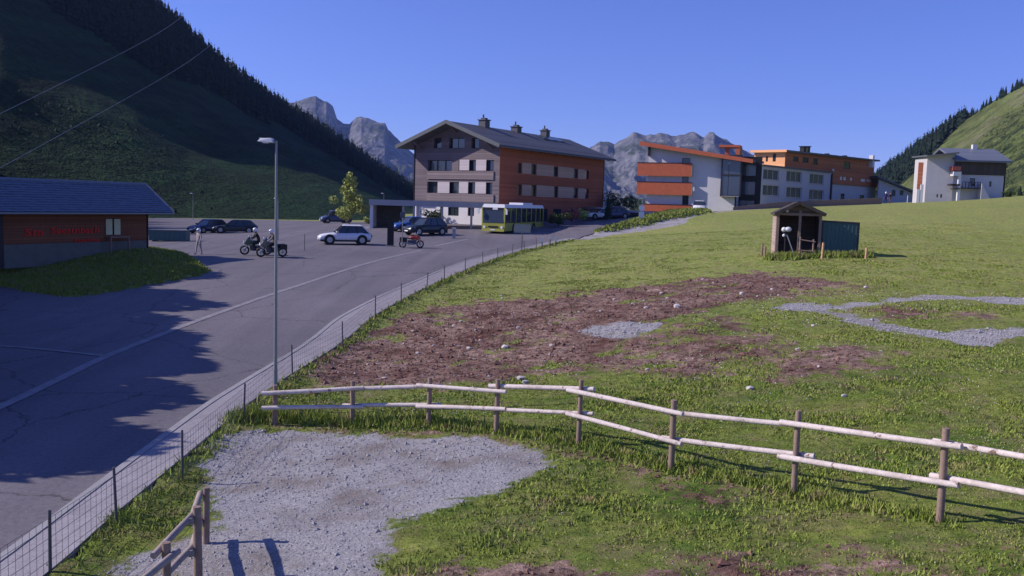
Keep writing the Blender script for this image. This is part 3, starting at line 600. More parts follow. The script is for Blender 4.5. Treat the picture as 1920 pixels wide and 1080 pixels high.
# ================================================================= BUILDINGS
def z_for(x, y, py):
    z = 0.0
    for _ in range(8):
        a, b_ = proj(np.array([[x, y, z]])); z += (b_[0] - py) / F * y
    return z
class Face:
    "a wall plane of a building: s runs along it, z up, d outwards; pixels of the survey picture turn into s, z"
    def __init__(f, O, ang, side, off=0.0, base=0.0):
        f.O = np.array(O[:2], float); f.a = ang; f.base = base; f.side = side; f.off = off
        f.ex = np.array([math.cos(ang), math.sin(ang)]); f.ey = np.array([-math.sin(ang), math.cos(ang)])
    def mp(f, s, z, d=0.0):
        return (s, f.off - d, z) if f.side == 'x' else (f.off - d, s, z)
    def pk(f, px, py, d=0.0):
        v = W(px, py, 1.0) - CAM; k = v[0] / v[1]
        q = f.O + (f.ey * (f.off - d) if f.side == 'x' else f.ex * (f.off - d)); e = f.ex if f.side == 'x' else f.ey
        s = (k * q[1] - q[0]) / (e[0] - k * e[1]); Yd = q[1] + s * e[1]
        return s, CAM[2] + v[2] / v[1] * Yd - f.base
    def rect(f, x0, y0, x1, y1, d=0.0):
        a, b_ = f.pk(x0, (y0 + y1) / 2, d), f.pk(x1, (y0 + y1) / 2, d); xm = (x0 + x1) / 2
        zt, zb = f.pk(xm, y0, d)[1], f.pk(xm, y1, d)[1]
        return min(a[0], b_[0]), max(a[0], b_[0]), zb, zt
def pbox(m, f, a0, a1, z0, z1, d0, d1):
    p = [f.mp(a, z, d) for z in (z0, z1) for a, d in ((a0, d0), (a1, d0), (a1, d1), (a0, d1))]
    return m.hexa(p)
def wall(name, mt, parent, f, a0, a1, z0, z1, holes=(), depth=.22, top=None, asplit=(), label=None):
    m = MB(); A = sorted({a0, a1, *asplit, *[h[0] for h in holes], *[h[1] for h in holes]}); Zs = sorted({z0, z1, *[h[2] for h in holes], *[h[3] for h in holes]})
    A = [a for a in A if a0 <= a <= a1]; Zs = [z for z in Zs if z0 <= z <= z1]; top = top or (lambda a: 1e9)
    for i in range(len(A) - 1):
        for j in range(len(Zs) - 1):
            am, zm = (A[i] + A[i+1]) / 2, (Zs[j] + Zs[j+1]) / 2
            if any(h[0] < am < h[1] and h[2] < zm < h[3] for h in holes): continue
            q = [(A[i], Zs[j]), (A[i+1], Zs[j]), (A[i+1], Zs[j+1]), (A[i], Zs[j+1])]; q = [(a, min(z, top(a))) for a, z in q]
            if max(z for a, z in q) - min(z for a, z in q) < 1e-4: continue
            m.add([f.mp(a, z) for a, z in q], [(0, 1, 2, 3)])
    for h in holes:
        for (a, b_) in (((h[0], h[2]), (h[1], h[2])), ((h[1], h[2]), (h[1], h[3])), ((h[1], h[3]), (h[0], h[3])), ((h[0], h[3]), (h[0], h[2]))):
            m.add([f.mp(*a), f.mp(*b_), f.mp(*b_, -depth), f.mp(*a, -depth)], [(0, 1, 2, 3)])
    # back skin so that the wall has a thickness and blocks light
    m.add([f.mp(a, min(z, top(a)), -depth - .05) for a, z in ((a0, z0), (a1, z0), (a1, z1), (a0, z1))], [(0, 1, 2, 3)])
    o = m.build(name, mt, parent)
    if label: o['label'] = label
    return o
def window(parent, f, h, depth=.18, fm='frame_dark', gm='glass', mull=1, fw_=.07, name='window'):
    a0, a1, z0, z1 = h; m = MB(); d0, d1 = -depth, -depth + .07
    pbox(m, f, a0, a0 + fw_, z0, z1, d0, d1); pbox(m, f, a1 - fw_, a1, z0, z1, d0, d1); pbox(m, f, a0 + fw_, a1 - fw_, z0, z0 + fw_, d0, d1); pbox(m, f, a0 + fw_, a1 - fw_, z1 - fw_, z1, d0, d1)
    for k in range(1, mull + 1):
        c_ = a0 + (a1 - a0) * k / (mull + 1); pbox(m, f, c_ - fw_ * .4, c_ + fw_ * .4, z0 + fw_, z1 - fw_, d0, d1 - .01)
    w = m.build(name, M[fm], parent)
    xs_ = [a0 + (a1 - a0) * k / (mull + 1) for k in range(mull + 2)]
    for k in range(mull + 1):
        g = MB(); pbox(g, f, xs_[k] + .01, xs_[k+1] - .01, z0 + .01, z1 - .01, -depth - .03, -depth + .02); g.build('pane', M[gm], w)
    return w
def panel(parent, f, h, d0, d1, mt, name='shutter'):
    m = MB(); pbox(m, f, h[0], h[1], h[2], h[3], d0, d1); return m.build(name, M[mt], parent)

# ---------------------------------------------------------------- shingled hotel
O = W(934, 421, 102); ANG = R(57); zb = O[2] - .15
hotel = empty('hotel', (O[0], O[1], zb), ANG, 'four-storey shingled hotel with grey gable front, red-brown long side and three chimneys', 'hotel')
FR = Face(O, ANG, 'y', 0, zb); SI = Face(O, ANG, 'x', 0, zb)
HW = FR.pk(778, 360)[0]; HL = SI.pk(1130, 360)[0]
ex, ey = FR.ex, FR.ey
def wpos(O_, f, x, y): q = O_[:2] + f.ex * x + f.ey * y; return q
OF, OS = 2.1, 1.35
q = wpos(O, FR, -OF, HW / 2); zr = z_for(q[0], q[1], 226) - zb
q = wpos(O, FR, -OF, -OS); ze = z_for(q[0], q[1], 271) - zb
slope = (zr - ze) / (HW / 2 + OS); th = .26
roof_u = lambda a: zr - th - .02 - slope * abs(a - HW / 2)
def fr(*r): return FR.rect(*r)
h_att = [fr(813,258.5,828,278), fr(842,258.5,871,278), fr(884,258.5,898,278)]
h_top = [fr(802,300,847.5,320.5), fr(860,300,926,320.5)]; h_bot = [fr(801,341.5,923,363)]
h_gr = [fr(840,387,860,404.5), fr(877,387,889,405)]; h_pass = fr(779.5,383,818,421)
h_pass = (h_pass[0], HW - .25, 0.02, h_pass[3])
holes = h_att + h_top + h_bot + h_gr + [h_pass]
wall('front_wall', M['shingle'], hotel, FR, 0, HW, 2.55, zr, [h for h in holes if h not in h_gr and h is not h_pass], .5, roof_u, [HW / 2])
wall('ground_floor_wall', M['white'], hotel, FR, 0, HW, -.6, 2.55, h_gr + [(h_pass[0], h_pass[1], .02, 2.5)], .3, label='white rendered ground floor wall')
for h in h_gr: window(hotel, FR, h, .2, 'frame_dark', 'glass', 1)
for h in h_att: window(hotel, FR, h, .4, 'frame_dark', 'glass', 1 if h[1] - h[0] > 1.5 else 0)
# dark recessed band of glazing, with sliding shutters standing in front
for h in h_top + h_bot:
    n_ = max(2, int((h[1] - h[0]) / 1.15)); 
    for k in range(n_):
        a, b_ = h[0] + (h[1] - h[0]) * k / n_, h[0] + (h[1] - h[0]) * (k + 1) / n_; window(hotel, FR, (a, b_, h[2], h[3]), .42, 'frame_dark', 'glass_blue' if k % 3 == 0 else 'glass', 0)
for r in ((862,299.5,880,319.5), (893,299.5,912,320), (821,341,843,362), (861,341,878,362.5), (891.5,341.5,911.5,363)): panel(hotel, FR, fr(*r), -.02, .06, 'shutter')
for r in ((802,320.8,926,336), (801,363.5,926,378)):
    h = fr(*r); panel(hotel, FR, (h[0] - .02, h[1] + .02, h[2], h[3]), .0, .13, 'shingle_light', 'balustrade')
panel(hotel, FR, (.0, HW, 2.46, 2.62), .0, .25, 'roof_edge', 'ledge')
# entrance side: dark passage back, downpipe, bench
box_part('passage_back_wall', M['black'], hotel, 2.6, 2.75, h_pass[0], h_pass[1], -.4, 2.6)
m = MB(); s_, z_ = FR.pk(827, 400); m.tube(FR.mp(s_, 0, .1), FR.mp(s_, 2.5, .1), .06, n=8); m.build('downpipe', M['frame_dark'], hotel)
# long side
sd = lambda *r: SI.rect(*r)
gl = [(971,305.5,978,325), (995.5,308,1005,327), (1038,313,1046,331), (1074.5,317,1083,334), (1096.5,319.5,1104,336), (971,346,978,366), (995.5,347,1005,368), (1038,350,1046,370), (1074.5,352.5,1083,371.5), (1096.5,354,1104,372.5)]
pn = [(978,305.5,996,326), (1005,309,1038,330), (1045.5,313.5,1075,333.5), (1083,317.5,1097,336), (978,346.5,996,367), (1005,348,1038,369.5), (1045.5,350.5,1075,371), (1083,353,1097,372.5)]
hs = [sd(*g) for g in gl]
wall('side_wall', M['redwood'], hotel, SI, 0, HL, -.8, roof_u(0) + .3, hs, .3)
for h in hs: window(hotel, SI, h, .2, 'frame_dark', 'glass', 0)
for r in pn:
    h = sd(*r); panel(hotel, SI, (h[0] + .05, h[1] - .05, h[2], h[3]), .0, .07, 'shutter_side')
for k in range(7):    # ground floor openings of the long side
    a = 2.2 + k * 3.4; 
    if a + 1.8 < HL: window(hotel, SI, (a, a + 1.8, .5, 2.1), -.02, 'frame_dark', 'glass', 1)
wall('back_wall', M['redwood'], hotel, Face(O, ANG, 'y', HL, zb), 0, HW, -.8, zr, (), .2, roof_u, [HW / 2])
wall('far_side_wall', M['shingle'], hotel, Face(O, ANG, 'x', HW, zb), 0, HL, -.8, roof_u(0) + .3, (), .2)
for nm, y0, y1 in (('roof_slope', HW / 2, -OS), ('roof_slope', HW / 2, HW + OS)):
    m = MB(); z1 = zr - slope * abs(y1 - HW / 2)
    m.slab([(-OF, y0, zr), (HL + 1.0, y0, zr), (HL + 1.0, y1, z1), (-OF, y1, z1)], th); o = m.build(nm, M['hotel_roof'], hotel)
for y1 in (-OS, HW + OS):
    m = MB(); z1 = zr - slope * abs(y1 - HW / 2); m.bar((-OF - .06, HW / 2, zr - .12), (-OF - .06, y1, z1 - .12), .1, .42); m.build('bargeboard', M['roof_edge'], hotel)
    m = MB(); m.tube((-OF, y1 + (.07 if y1 > 0 else -.07), z1 - .2), (HL + 1, y1 + (.07 if y1 > 0 else -.07), z1 - .2), .08); m.build('gutter', M['roof_edge'], hotel)
for k in range(9):
    for y1 in (.4, HW - .4):
        pass
for px_, py0, w_ in ((908, 222, 1.0), (967, 235, 1.0), (1022, 242, .95)):
    best = min(np.arange(0, HL, .25), key=lambda s: abs(proj(np.array([[*wpos(O, FR, s, HW/2), zb + zr]]))[0][0] - px_)); qq = wpos(O, FR, best, HW / 2); zt = z_for(qq[0], qq[1], py0) - zb
    m = MB(); m.box(best - w_/2, best + w_/2, HW/2 - w_/2, HW/2 + w_/2, zr - .6, zt - .25); c_ = m.build('chimney', M['post_metal'], hotel)
    m = MB(); m.box(best - w_*.62, best + w_*.62, HW/2 - w_*.62, HW/2 + w_*.62, zt - .25, zt - .15); m.box(best - .3, best + .3, HW/2 - .3, HW/2 + .3, zt - .15, zt + .05); m.tube((best - .2, HW/2, zt), (best - .2, HW/2, zt + .45), .1); m.build('chimney_cap', M['post_metal'], c_)
for k in range(3):   # roof lights near the far end
    x0 = HL * .62 + k * 2.0; yy0, yy1 = HW/2 - 1.0, HW/2 - 2.3
    m = MB(); m.slab([(x0, yy0, zr - slope * 1.0 + .16), (x0 + 1.5, yy0, zr - slope * 1.0 + .16), (x0 + 1.5, yy1, zr - slope * 2.3 + .16), (x0, yy1, zr - slope * 2.3 + .16)], .12); m.build('roof_light', M['glass_blue'], hotel)
# bracket struts under the front eaves
for y_ in (1.0, HW/2, HW - 1.0):
    m = MB(); m.bar((-.02, y_, roof_u(y_) - .9), (-OF + .4, y_, roof_u(y_) - .12), .14, .16); m.build('roof_bracket', M['shingle'], hotel)
for k in range(13):
    x_ = 1.2 + k * (HL - 2) / 12; z1 = zr - slope * (HW / 2) - th - .1; m = MB(); m.bar((x_, .05, z1), (x_, -OS + .15, z1 - slope * (OS - .2)), .12, .14); m.build('rafter_end', M['shingle'], hotel)

# ---------------------------------------------------------------- flat carport before the hotel
C0 = W(697, 428, 96); CA = R(4); zc = C0[2] - .1
car = empty('carport', (C0[0], C0[1], zc), CA, 'long flat-roofed carport of pale posts in front of the shingled hotel', 'carport')
CF = Face(C0, CA, 'x', 0, zc); L_, zt = CF.pk(905, 386)[0], CF.pk(780, 377)[1]
m = MB(); m.box(-.25, L_, -.3, 5.2, zt - .42, zt); m.build('roof', M['concrete'], car)
m = MB(); m.box(-.3, L_ + .05, -.42, -.3, zt - .55, zt + .05); m.build('fascia', M['concrete'], car)
m = MB(); m.box(-.2, .12, -.2, 5.1, -.4, zt - .42); m.build('end_wall', M['white'], car)
bx0, bx1 = CF.pk(706, 400)[0], CF.pk(753, 400)[0]
m = MB(); m.box(.12, bx1, 4.6, 4.8, -.4, zt - .42); m.build('back_wall', mat('carport_boards', (.14,.13,.11), .8, .3, 2), car)
for px_ in (756, 776, 829, 884):
    a = CF.pk(px_, 400)[0]; m = MB(); m.box(a - .12, a + .12, -.15, .1, -.3, zt - .42); m.build('post', M['concrete'], car)

# ---------------------------------------------------------------- white building with red balconies
O = W(1212, 394, 140); AW = R(-20); zb = min(O[2], W(1377, 398, 138)[2]) - 1.0
wh = empty('apartment_building', (O[0], O[1], zb), AW, 'white rendered building with two red-brown balconies and sloping orange roof edge', 'building')
WF = Face(O, AW, 'x', 0, zb); w1 = WF.pk(1377, 380)[0]; wg = WF.pk(1352, 350)[0]
def wtop(a):
    p0, p1 = WF.pk(1212, 272), WF.pk(1400, 302); return p0[1] + (p1[1] - p0[1]) * (a - p0[0]) / (p1[0] - p0[0]) - .12
hd = [WF.rect(1279,296.5,1294,312), WF.rect(1279,331.5,1291,347), WF.rect(1279,366.5,1291,384)]; hd = [(h[0], h[1], h[2] - .9, h[3]) for h in hd]
wall('front_wall', M['white'], wh, WF, 0, wg, -.5, 30, hd, .35, wtop)
for h in hd: window(wh, WF, h, .25, 'frame_dark', 'glass', 0, name='balcony_door')
zbay = WF.rect(1354, 291, 1391, 369)
wall('front_wall', M['white'], wh, WF, wg, w1, -.5, zbay[2] + .15, [], .3)
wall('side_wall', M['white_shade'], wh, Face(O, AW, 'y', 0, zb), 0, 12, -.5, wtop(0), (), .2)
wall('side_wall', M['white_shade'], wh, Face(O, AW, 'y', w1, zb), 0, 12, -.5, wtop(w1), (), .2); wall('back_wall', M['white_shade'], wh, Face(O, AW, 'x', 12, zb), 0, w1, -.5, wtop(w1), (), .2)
# glazed bay: dark frames in two storeys
m = MB(); s1 = zbay[1]; BD = .9
for zz in (zbay[2], (zbay[2] + zbay[3]) / 2, zbay[3] - .2): pbox(m, WF, wg, s1, zz, zz + .22, -.3, BD)
for ss in (wg, s1 - .18): pbox(m, WF, ss, ss + .18, zbay[2] + .22, zbay[3] - .2, -.3, BD - .003)
bay = m.build('glazed_bay', M['frame_dark'], wh)
for k in range(2):
    z0 = zbay[2] + .22 if k == 0 else (zbay[2] + zbay[3]) / 2 + .22; z1 = (zbay[2] + zbay[3]) / 2 if k == 0 else zbay[3] - .2
    for a, b_ in ((wg + .18, wg + 1.1), (wg + 1.16, s1 - .18)):
        g = MB(); pbox(g, WF, a, b_, z0, z1, BD - .14, BD - .08); g.build('pane', M['glass_blue'], bay)
m = MB(); pbox(m, WF, wg + .2, s1 - .2, zbay[2], zbay[2] + .1, -.2, BD + .15); m.build('bay_sill', M['concrete'], wh)
m = MB(); pbox(m, WF, w1 + .01, s1 + 2.6, -.5, zbay[3], -3.5, -3.3); m.build('stair_recess_wall', M['black'], wh)
for k in range(3):
    z0 = (0.3, 3.2, 6.1)[k]; window(wh, Face(O, AW, 'x', 3.25, zb), (w1 + .3, s1 + 1.8, z0 + .6, z0 + 2.7), -.02, 'frame_dark', 'glass_blue', 1)
# roof and orange edge
oa = WF.pk(1199, 266, 1.8)[0]; ob = WF.pk(1412, 299, 1.8)[0]
def ztop(px_, py_): return WF.pk(px_, py_, 1.8)[1]
za, zb2 = ztop(1199, 265), ztop(1412, 299)
m = MB(); m.slab([(oa, 12.3, za), (ob, 12.3, zb2), (ob, -1.7, zb2), (oa, -1.7, za)], .3); m.build('roof', M['roof_edge'], wh)
m = MB(); m.hexa([(oa, -1.85, za - .6), (ob, -1.85, zb2 - .55), (ob, -1.7, zb2 - .55), (oa, -1.7, za - .6), (oa, -1.85, za + .03), (ob, -1.85, zb2 + .03), (ob, -1.7, zb2 + .03), (oa, -1.7, za + .03)]); m.build('fascia_board', M['orange'], wh)
m = MB(); r_ = WF.rect(1348, 272, 1388, 284, -3); pbox(m, WF, r_[0], r_[1], r_[3] - .35, r_[3], -6, -2.6); pbox(m, WF, r_[0] + .9, r_[0] + 1.5, r_[2] - 1, r_[3] - .35, -4, -3.4); pbox(m, WF, r_[1] - .6, r_[1], r_[2] - 1, r_[3] - .35, -6, -2.7); m.build('roof_terrace_canopy', M['orange'], wh)
# balconies
for (x0, y0, x1, y1) in ((1195,306,1297,330), (1194,342,1297,365), (1206,384,1297,400)):
    r_ = WF.rect(x0, y0, x1, y1, .75); m = MB(); pbox(m, WF, r_[0], r_[1], r_[2], r_[3], .67, .75); pbox(m, WF, r_[0], r_[0] + .08, r_[2], r_[3], -.5, .67); b_ = m.build('balcony', M['orange'], wh)
    m = MB(); pbox(m, WF, r_[0] - .05, r_[1], r_[3], r_[3] + .1, .63, .79); m.build('handrail', M['frame_dark'], b_)
    m = MB(); pbox(m, WF, r_[0] + .1, r_[1], r_[2], r_[2] + .16, 0.005, .65); m.build('slab', M['white'], b_)
    m = MB(); pbox(m, WF, r_[1] + .003, r_[1] + .06, r_[2] + .1, r_[3], .1, .75); m.build('side_panel', M['concrete'], b_)
m = MB(); pbox(m, WF, -.05, .25, wtop(0) - 1.5, wtop(0) - .15, -.2, .6); m.build('roof_bracket', M['frame_dark'], wh)

# ---------------------------------------------------------------- long hotel annexe with wooden attic
O = W(1424, 388, 166); AL = R(46.4); zb = O[2] - 3.2
lo = empty('annexe_building', (O[0], O[1], zb), AL, 'long grey-white building with two window rows and a brown larch attic storey', 'building')
LF = Face(O, AL, 'x', 0, zb); Le = LF.pk(1643, 340)[0]; sj = LF.pk(1557, 350)[0]
ztl, ztr = LF.pk(1430, 311)[1], LF.pk(1557, 325)[1]; ztw = (ztl + ztr) / 2
win = [LF.rect(*r) for r in ((1431,317.5,1461,337), (1474.5,321,1503.6,341), (1518,326.5,1545,345), (1430,347,1461,367), (1474.5,351,1503.6,371), (1517,356,1544.5,374.5))]
low = [LF.rect(*r) for r in ((1576,363,1584,374), (1612,366,1621,373))]
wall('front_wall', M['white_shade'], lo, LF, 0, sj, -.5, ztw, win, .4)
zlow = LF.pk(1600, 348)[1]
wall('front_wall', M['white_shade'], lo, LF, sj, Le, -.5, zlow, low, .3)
for h in win: window(lo, LF, h, .3, 'frame_white', 'glass_blue', 2, .09)
for h in win: 
    m = MB(); pbox(m, LF, h[0] - .1, h[1] + .1, h[2] - .08, h[2], .0, .12); m.build('sill', M['concrete'], lo)
for h in low: window(lo, LF, h, .25, 'frame_dark', 'glass', 0)
wall('end_wall', M['white_shade'], lo, Face(O, AL, 'y', 0, zb), 0, 13, -.5, ztw, (), .2)
box_part('flat_roof', M['roof_edge'], lo, -.4, sj, -.35, 13, ztw, ztw + .3)
# brown band of the rear half
hb = [LF.rect(*r) for r in ((1573,331,1578,337.5), (1579.5,331.5,1585,338), (1592,333,1597,338.5), (1612,335.5,1621,340.5), (1623,336,1631,341))]
B2 = Face(O, AL, 'x', -.25, zb); z2 = LF.pk(1600, 325)[1]
wall('larch_wall', M['attic_wood'], lo, B2, sj + .3, Le + .2, zlow, z2, hb, .3)
for h in hb: window(lo, B2, h, .2, 'frame_white', 'curtain', 0)
m = MB(); pbox(m, LF, sj - .1, sj + .28, 0, zlow + 2, .0, .3); m.build('downpipe_casing', M['frame_dark'], lo)
# attic block set back, with its sunlit end wall
sa, _ = LF.pk(1475, 300); zA0 = ztw + .3; zA1 = LF.pk(1475, 285)[1]; zA2 = LF.pk(1640, 302)[1]
AF = Face(O, AL, 'x', .35, zb); AE = Face(O, AL, 'y', sa, zb); Wd = AE.pk(1414, 298)[0]
eh = [AE.rect(1436,293,1440,303), AE.rect(1449,288,1455,303)]
wall('attic_end_wall', M['orange_panel'], lo, AE, .35, Wd, zA0, zA1, eh, .15, label='larch end wall of the attic, sunlight put into its orange colour')
for h in eh: window(lo, AE, h, .12, 'frame_dark', 'glass', 0)
ah = [AF.rect(*r) for r in ((1487,294,1497,303), (1505,295,1516,305), (1525,297,1533,309), (1582,303,1594,317))]; ah = [(h[0], h[1], max(h[2], zA0 + .1), h[3]) for h in ah]
atop = lambda a: zA1 + (zA2 - zA1) * min(1, max(0, (a - sa) / (Le - sa)))
wall('attic_wall', M['attic_wood'], lo, AF, sa, Le - .8, z2 - .2 if z2 < zA0 else zA0, max(zA1, zA2) + 1, ah, .2, atop)
for h in ah: window(lo, AF, h, .12, 'frame_dark', 'glass', 0)
m = MB(); m.slab([(sa - .9, Wd + .5, zA1 + .35), (Le + .2, Wd + .5, zA2 + .35), (Le + .2, -.5, zA2 + .35), (sa - .9, -.5, zA1 + .35)], .35); m.build('attic_roof', M['roof_edge'], lo)
m = MB(); m.box(sa - 1.0, sa - .9, -.4, Wd + .4, zA1 - .05, zA1 + .42); m.build('attic_fascia', M['orange_panel'], lo)
for px_, w_, hh in ((1523, .9, 1.3), (1531, .9, 1.4), (1568, .8, .5), (1601, .8, .5)):
    a = AF.pk(px_, 292)[0]; z0 = atop(a) + .35; m = MB(); m.box(a - w_/2, a + w_/2, 2, 2 + w_, z0, z0 + hh); c_ = m.build('chimney', M['black'], lo)
    if hh > 1: m = MB(); m.box(a - w_*.7, a + w_*.7, 2 - w_*.2, 2 + w_*1.2, z0 + hh, z0 + hh + .15); m.build('chimney_cap', M['black'], c_)
m = MB(); a = AF.pk(1631, 300)[0]; m.box(a - .4, a + .4, -.5, .4, zA2 - 1.5, zA2 + 1.2); m.build('chimney', M['white'], lo)
m = MB(); a, z_ = LF.pk(1561, 319, .4); m.ball((a, -.5, z_), .3, 8, 6); m.build('satellite_dish', M['frame_white'], lo)
# passage roof and glass link between the two buildings
lk = empty('glass_link', W(1391, 396, 150) - [0, 0, 1.2], R(10), 'dark glazed link between the balcony building and the long annexe', 'link building')
LKF = Face(W(1391, 396, 150), R(10), 'x', 0, W(1391, 396, 150)[2] - 1.2); le_ = LKF.pk(1426, 350)[0]; zt_ = LKF.pk(1405, 306)[1]
wall('back_wall', M['black'], lk, LKF, 0, le_, 0, zt_, (), .1); box_part('roof', M['roof_edge'], lk, -.5, le_, -.8, 6, zt_, zt_ + .35)
for k in range(3):
    r_ = LKF.rect(*((1393,330,1404,390), (1405,318,1409,392), (1409,340,1421,358))[k]); window(lk, LKF, r_, -.05, 'frame_dark', 'glass', 0)
r_ = LKF.rect(1409.5,312,1421,336,.1); panel(lk, LKF, r_, .1, .2, 'white', 'white_panel'); r_ = LKF.rect(1410,342,1421,347,.1); panel(lk, LKF, r_, .1, .2, 'white', 'white_panel')

# ---------------------------------------------------------------- chalet on the right
O = W(1733, 379, 152); A1 = R(-12); zb = O[2] - .8
ch = empty('chalet', (O[0], O[1], zb), A1, 'white chalet with dark boarded upper floor, blue-grey roof and outside stairs on the meadow crest', 'chalet')
H1 = Face(O, A1, 'x', 0, zb); c1 = H1.pk(1786, 350)[0]; zl, zrr = H1.pk(1735, 293)[1], H1.pk(1786, 289)[1]
l_ = [H1.rect(1756,364,1759,370), H1.rect(1763,364,1766.5,371)]
tp1 = lambda a: zl + (zrr - zl) * a / c1
wall('front_wall', M['chalet_wall'], ch, H1, 0, c1, -.5, 30, l_, .2, tp1)
for h in l_: window(ch, H1, h, .12, 'frame_dark', 'glass', 0)
wall('side_wall', M['chalet_wall'], ch, Face(O, A1, 'y', 0, zb), 0, 9, -.5, zl, (), .2)
m = MB(); m.slab([(-.5, 9.5, zl + .5), (c1 + .2, 9.5, zrr + .45), (c1 + .2, -1.9, zrr + .25), (-.5, -1.9, zl + .1)], .25); m.build('porch_roof', M['roof_edge'], ch)
p0 = H1.pk(1721, 330, -2.5)[0]; m = MB(); pbox(m, H1, p0, -.05, -.5, zl - .9, -2.7, -2.5); m.build('set_back_wall', M['attic_wood'], ch)
for px_, py_ in ((1721.5, 355), (1729, 346)):
    a, z1 = H1.pk(px_, py_, 1.0); m = MB(); m.box(a - .22, a + .22, -1.2, -.8, -.5, z1); m.build('white_pillar', M['frame_white'], ch)
A2 = R(-3); P0 = np.array([*(O[:2] + H1.ex * c1), 0]); dA = A2 - A1
H2 = Face(P0, A2, 'x', 0, zb); c2 = H2.pk(1881, 350)[0]
rb = empty('chalet_wing', (P0[0], P0[1], zb), A2, 'right wing of the chalet: white below, dark boards above, grey roof slope facing the meadow', 'chalet')
zw, zeav, zrid = H2.pk(1830, 328)[1], H2.pk(1830, 300)[1], H2.pk(1830, 279, -5)[1]
wh2 = [H2.rect(1818,334,1828,349), H2.rect(1854.5,340,1859,350)]
wall('lower_wall', M['chalet_wall'], rb, H2, 0, c2, -.5, zw, wh2, .3); wall('upper_wall', M['dark_wood'], rb, Face(P0, A2, 'x', -.15, zb), .3, c2 + .1, zw, zeav, (), .2)
wall('end_wall', M['dark_wood'], rb, Face(P0, A2, 'y', c2, zb), 0, 10, -.5, zeav, (), .2); wall('end_wall', M['chalet_wall'], rb, Face(P0, A2, 'y', 0.02, zb), 0, 10, -.5, zeav, (), .2)
for h in wh2: window(rb, H2, h, .2, 'frame_dark', 'glass', 1 if h[1] - h[0] > .7 else 0)
m = MB(); m.slab([(-.6, 5, zrid), (c2 + .5, 5, zrid), (c2 + .6, -1.1, zeav - .1), (-.3, -1.1, zeav - .1)], .3); m.build('roof_slope', M['metal_roof'], rb)
m = MB(); m.slab([(-.6, 5, zrid), (c2 + .8, 5, zrid), (c2 + .8, 11.4, zeav - .1), (-.6, 11.4, zeav - .1)], .3); m.build('roof_slope', M['metal_roof'], rb)
m = MB(); a = H2.pk(1827, 272, -5)[0]; m.box(a - .35, a + .35, 4.7, 5.4, zrid - .4, zrid + .7); m.build('chimney', M['white'], rb)
# balcony corner, red awning, steps
m = MB(); r_ = H2.rect(1784,312,1800,320,1.0); pbox(m, H2, r_[0], r_[1], r_[2], r_[3], .2, 1.4); m.build('red_balcony', mat('faded_red_cloth', (.45,.12,.09), .8, .2, 2), rb)
m = MB(); r_ = H2.rect(1786,322,1800,330,1.0); pbox(m, H2, r_[0], r_[1], r_[2], r_[3], .2, 1.4); m.build('balcony', M['white'], rb)
m = MB(); r_ = H2.rect(1795,322,1800,368,1.0); pbox(m, H2, r_[0], r_[1], -.2, r_[3], .9, 1.3); m.build('white_pillar', M['frame_white'], rb)
m = MB(); r_ = H2.rect(1780,345,1797,348,1.0); pbox(m, H2, r_[0], r_[1], r_[2], r_[3], .2, 1.6); r_ = H2.rect(1786,353,1797,355,1.0); pbox(m, H2, r_[0], r_[1], r_[2], r_[3], .2, 1.6); m.build('bench_board', M['frame_dark'], rb)
m = MB(); a0, a1 = H2.pk(1838, 350, 1.2)[0], H2.pk(1866, 350, 1.2)[0]; z1 = H2.pk(1840, 344, 1.2)[1]
m.prism([H2.mp(a0, -.5, .3), H2.mp(a1, -.5, .3), H2.mp(a1, .15, .3), H2.mp(a0, z1, .3)], (0, -1.4, 0)); m.build('outside_stairs', M['chalet_wall'], rb)
m = MB(); r_ = H2.rect(1804,350,1838,352,1.4); pbox(m, H2, r_[0], r_[1], r_[2] - .15, r_[2], 0, 1.6)
for k in range(7): a = r_[0] + (r_[1] - r_[0]) * k / 6; pbox(m, H2, a - .04, a + .04, r_[2] + .003, r_[2] + .9, 1.45, 1.55)
pbox(m, H2, r_[0], r_[1], r_[2] + .9, r_[2] + .98, 1.44, 1.56); m.build('terrace_railing', M['frame_dark'], rb)

# ---------------------------------------------------------------- low house between annexe and chalet
O = W(1645, 380, 200); A3 = R(8); zb = O[2] - 4.5
sm = empty('house', (O[0], O[1], zb), A3, 'low blue-grey house whose dark roof edge slopes down towards the chalet', 'house'); S3 = Face(O, A3, 'x', 0, zb)
s3 = S3.pk(1722, 365)[0]; z0, z1 = S3.pk(1643, 332)[1], S3.pk(1720, 364)[1]
hh = [S3.rect(1672,356,1679,368), S3.rect(1687,357,1694,366)]
wall('gable_wall', M['white_shade'], sm, S3, 0, s3, -.5, 30, hh, .2, lambda a: z0 - .2 + (z1 - z0) * a / s3)
for h in hh: window(sm, S3, h, .12, 'frame_dark', 'glass_blue', 0)
m = MB(); m.slab([(-1, 12, z0 + .3), (s3 + .6, 12, z1 - .1), (s3 + .6, -1.2, z1 - .1), (-1, -1.2, z0 + .3)], .4); m.build('roof', M['roof_edge'], sm)
